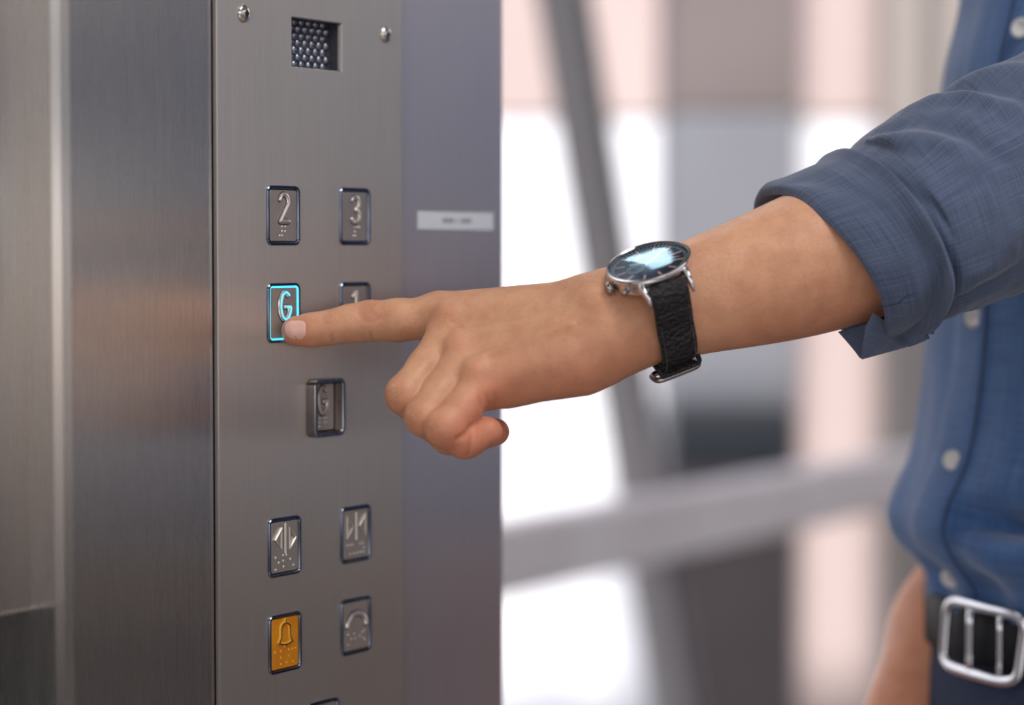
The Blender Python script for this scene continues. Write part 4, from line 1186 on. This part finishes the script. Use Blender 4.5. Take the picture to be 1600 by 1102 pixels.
# overlapping tail, keeper loop and buckle under the wrist
st3, sp3 = strap(1, 150, 205, .0180, .0160, 'strap_tail', .0030)
q, d = wrist_pt(158, .0008)
tg = WW * math.cos(math.radians(158)) - WN * math.sin(math.radians(158))
def bx_loop(c, d, tg, hw, h0, h1, wd, name, material, r=.0014):
    lp = []
    for k in range(32):
        t = k / 32 * 2 * math.pi; x = math.copysign(abs(math.cos(t)) ** .4, math.cos(t)); y = math.copysign(abs(math.sin(t)) ** .4, math.sin(t))
        lp.append(c + WA * x * hw + d * ((h0 + h1) / 2 + y * (h1 - h0) / 2))
    v_, f_ = tube(lp, r, 10, closed=True); return link(name, v_, f_, material, wat)
q, d = wrist_pt(147, .0002); bx_loop(q, d, tg, .0106, .0, .0062, .004, 'keeper', M['leather'], .0013)
q, d = wrist_pt(172, .0002)
tg = (WW * math.cos(math.radians(172)) - WN * math.sin(math.radians(172)))
lp = []
for k in range(40):
    t = k / 40 * 2 * math.pi; x = math.copysign(abs(math.cos(t)) ** .45, math.cos(t)); y = math.copysign(abs(math.sin(t)) ** .45, math.sin(t))
    lp.append(q + d * .0066 + WA * x * .0118 + tg * y * .0065)
v_, f_ = tube(lp, .0015, 10, closed=True); link('buckle', v_, f_, M['crown'], wat)
v_, f_ = tube([q + d * .0072 + tg * .0065, q + d * .0078, q + d * .0066 - tg * .0068], .0009, 8); link('buckle_prong', v_, f_, M['crown'], wat)

# ------------------------------------------------------------------ the lift car and the yard seen through the glass
M['floor'] = add_noise(mat('dark_floor', (.07, .065, .062), .5), 30, (.09, .085, .082))
M['ceiling'] = mat('ceiling_panel', (.34, .33, .32), .7)
M['render_pink'] = add_noise(mat('pink_render', (.46, .365, .35), .9), 3, (.42, .33, .315), (1, 1, .3))
M['render_white'] = add_noise(mat('white_cladding', (.78, .78, .82), .8), 2, (.70, .70, .76), (3, 3, .2))
M['grey_reflect'] = add_noise(mat('grey_clad_reflection', (.155, .16, .18), .6), 2, (.14, .14, .16))
M['brown_reflect'] = add_noise(mat('mauve_clad_reflection', (.14, .11, .11), .7), 2, (.115, .092, .09))
M['dark_reflect'] = mat('dark_clad_reflection', (.05, .055, .065), .6)
M['taupe'] = mat('taupe_column', (.26, .225, .205), .6)
M['rail'] = add_noise(mat('satin_rail_steel', (.72, .66, .66), .42, .15), 4, (.60, .53, .53), (1, 1, 1))
M['brace'] = mat('brace_paint', (.38, .355, .36), .5)
M['lamp'] = mat('lamp_diffuser', (.9, .9, .9), .5)
nodes(M['lamp'])[2].inputs['Emission Color'].default_value = (.93, .97, 1, 1); nodes(M['lamp'])[2].inputs['Emission Strength'].default_value = 6.0

struct('floor', (-2.5, -2.2, -.12), (4.58, 3.6, 0), M['floor'])
struct('ceiling', (-2.5, -2.2, 2.62), (3.2, 3.4, 2.72), M['ceiling'])
def ceiling_lamp(x, y, sx, sy, label):
    o = empty('ceiling_light', (x, y, 2.62), (0, 0, 0), label, 'light', 'ceiling lights')
    bm = bmesh.new(); bm_box(bm, (x - sx / 2 - .03, y - sy / 2 - .03, 2.585), (x + sx / 2 + .03, y + sy / 2 + .03, 2.619)); bm_link('housing', bm, M['case'], o, bevel=.004)
    bm = bmesh.new(); bm_box(bm, (x - sx / 2, y - sy / 2, 2.580), (x + sx / 2, y + sy / 2, 2.5845)); bm_link('diffuser', bm, M['lamp'], o)
ceiling_lamp(-.24, 2.44, .24, .46, 'rectangular ceiling light beyond the button plate')
ceiling_lamp(.55, .45, .5, 1.0, 'added rectangular ceiling light above the rider and the camera, out of view')  # unseen overhead lamp, added for a highlight from above
# glazed front beyond the car: plane G, parallel to the lift wall
G0 = Vector(P(795, 812, 4.0)); G0.z = 0
GM = frame_mtx(G0, U, -N, Z)
def gx(px, off=0.0):
    d = ray(px, 551); o = G0 + N * off
    q = CAM + d * ((o - CAM).dot(N) / d.dot(N)); return (q - G0).dot(U)
zt_, zb_ = P(795, 812, 4.0).z, P(795, 928, 4.0).z
struct('trim_1', (-1.2, -.03, zb_), (gx(1440), .03, zt_), M['rail'], GM, .008).name = 'trim_1'
# leaning brace behind the rail
def brace():
    bm = bmesh.new()
    def gz(px, py, off):
        d = ray(px, py); o = G0 + N * off
        q = CAM + d * ((o - CAM).dot(N) / d.dot(N)); return (q - G0).dot(U), q.z
    (a0, zz0), (a1, zz1) = gz(882, 0, -.10), gz(1042, 1010, -.10)
    dx, dz = a1 - a0, zz1 - zz0; a0 -= dx * 1.0; zz0 -= dz * 1.0; a1 += dx * .3; zz1 += dz * .3
    L = math.hypot(a1 - a0, zz1 - zz0); ux, uz = (a1 - a0) / L, (zz1 - zz0) / L
    m = frame_mtx(G0 + U * a0 + Z * zz0 - N * .10, U * ux + Z * uz, N, (U * ux + Z * uz).cross(N))
    W_ = .030
    for lo, hi in (((0, -.04, -W_), (L, .04, -W_ + .008)), ((0, -.04, W_ - .008), (L, .04, W_)), ((0, -.004, -W_), (L, .004, W_))): bm_box(bm, lo, hi, m)
    o = bm_link('trim_2', bm, M['brace'], bevel=.002); o['kind'] = 'structure'
brace()
def post(name, px0, px1, off, dp, material):
    a0, a1 = gx(px0, off), gx(px1, off)
    return struct(name, (a0, -off, -.5), (a1, -off + dp, 3.6), material, GM, .01)
post('column_1', 1432, 1468, -.02, .08, M['taupe'])
# wide clad pillar of the building opposite, metal reflections painted in as colour bands
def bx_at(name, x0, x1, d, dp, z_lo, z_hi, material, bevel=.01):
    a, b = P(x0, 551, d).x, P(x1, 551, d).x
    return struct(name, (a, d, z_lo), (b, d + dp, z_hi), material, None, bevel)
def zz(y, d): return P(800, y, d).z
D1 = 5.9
for nm, ya, yb, mt in (('wall_front_1', -1600, 175, 'brown_reflect'), ('wall_front_2', 177, 640, 'grey_reflect'), ('wall_front_3', 642, 735, 'dark_reflect'), ('wall_front_4', 737, 1500, 'brown_reflect')):
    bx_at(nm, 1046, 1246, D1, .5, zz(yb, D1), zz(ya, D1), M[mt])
D2 = 7.2
bx_at('wall_far_1', -900, 1750, D2, .3, zz(184, D2), 7.5, M['render_pink'])
bx_at('wall_far_2', -900, 1130, D2 + .02, .3, -3.0, zz(186, D2), M['render_white'])
bx_at('wall_far_3', 1130, 1750, D2 + .02, .3, zz(430, D2), zz(186, D2), M['render_white'])
bx_at('wall_far_4', 1130, 1750, D2, .3, -3.0, zz(432, D2), M['render_pink'])
bx_at('wall_far_5', 1470, 3000, 6.6, .3, -3.0, 7.5, M['taupe'])
struct('ground', (-9, 3.7, -3.2), (16, 14, -3.0), M['floor'])
# unseen hall wall, added: its bands are coloured to put reflections into the steel
X0 = 4.6
for k, (za, zb_, col) in enumerate(((-.6, .28, (.05, .045, .04)), (.28, .62, (.16, .14, .13)), (.62, .93, (.40, .37, .36)), (.93, 1.09, (.70, .58, .50)), (1.09, 1.19, (.27, .27, .28)), (1.19, 1.43, (.85, .85, .85)), (1.43, 1.73, (.16, .17, .21)), (1.73, 2.6, (.46, .43, .42)))):
    struct('wall_reflection_%d' % (k + 1), (X0, -7, za), (X0 + .2, 6.4, zb_ - .001), mat('reflection_band', col, .7))
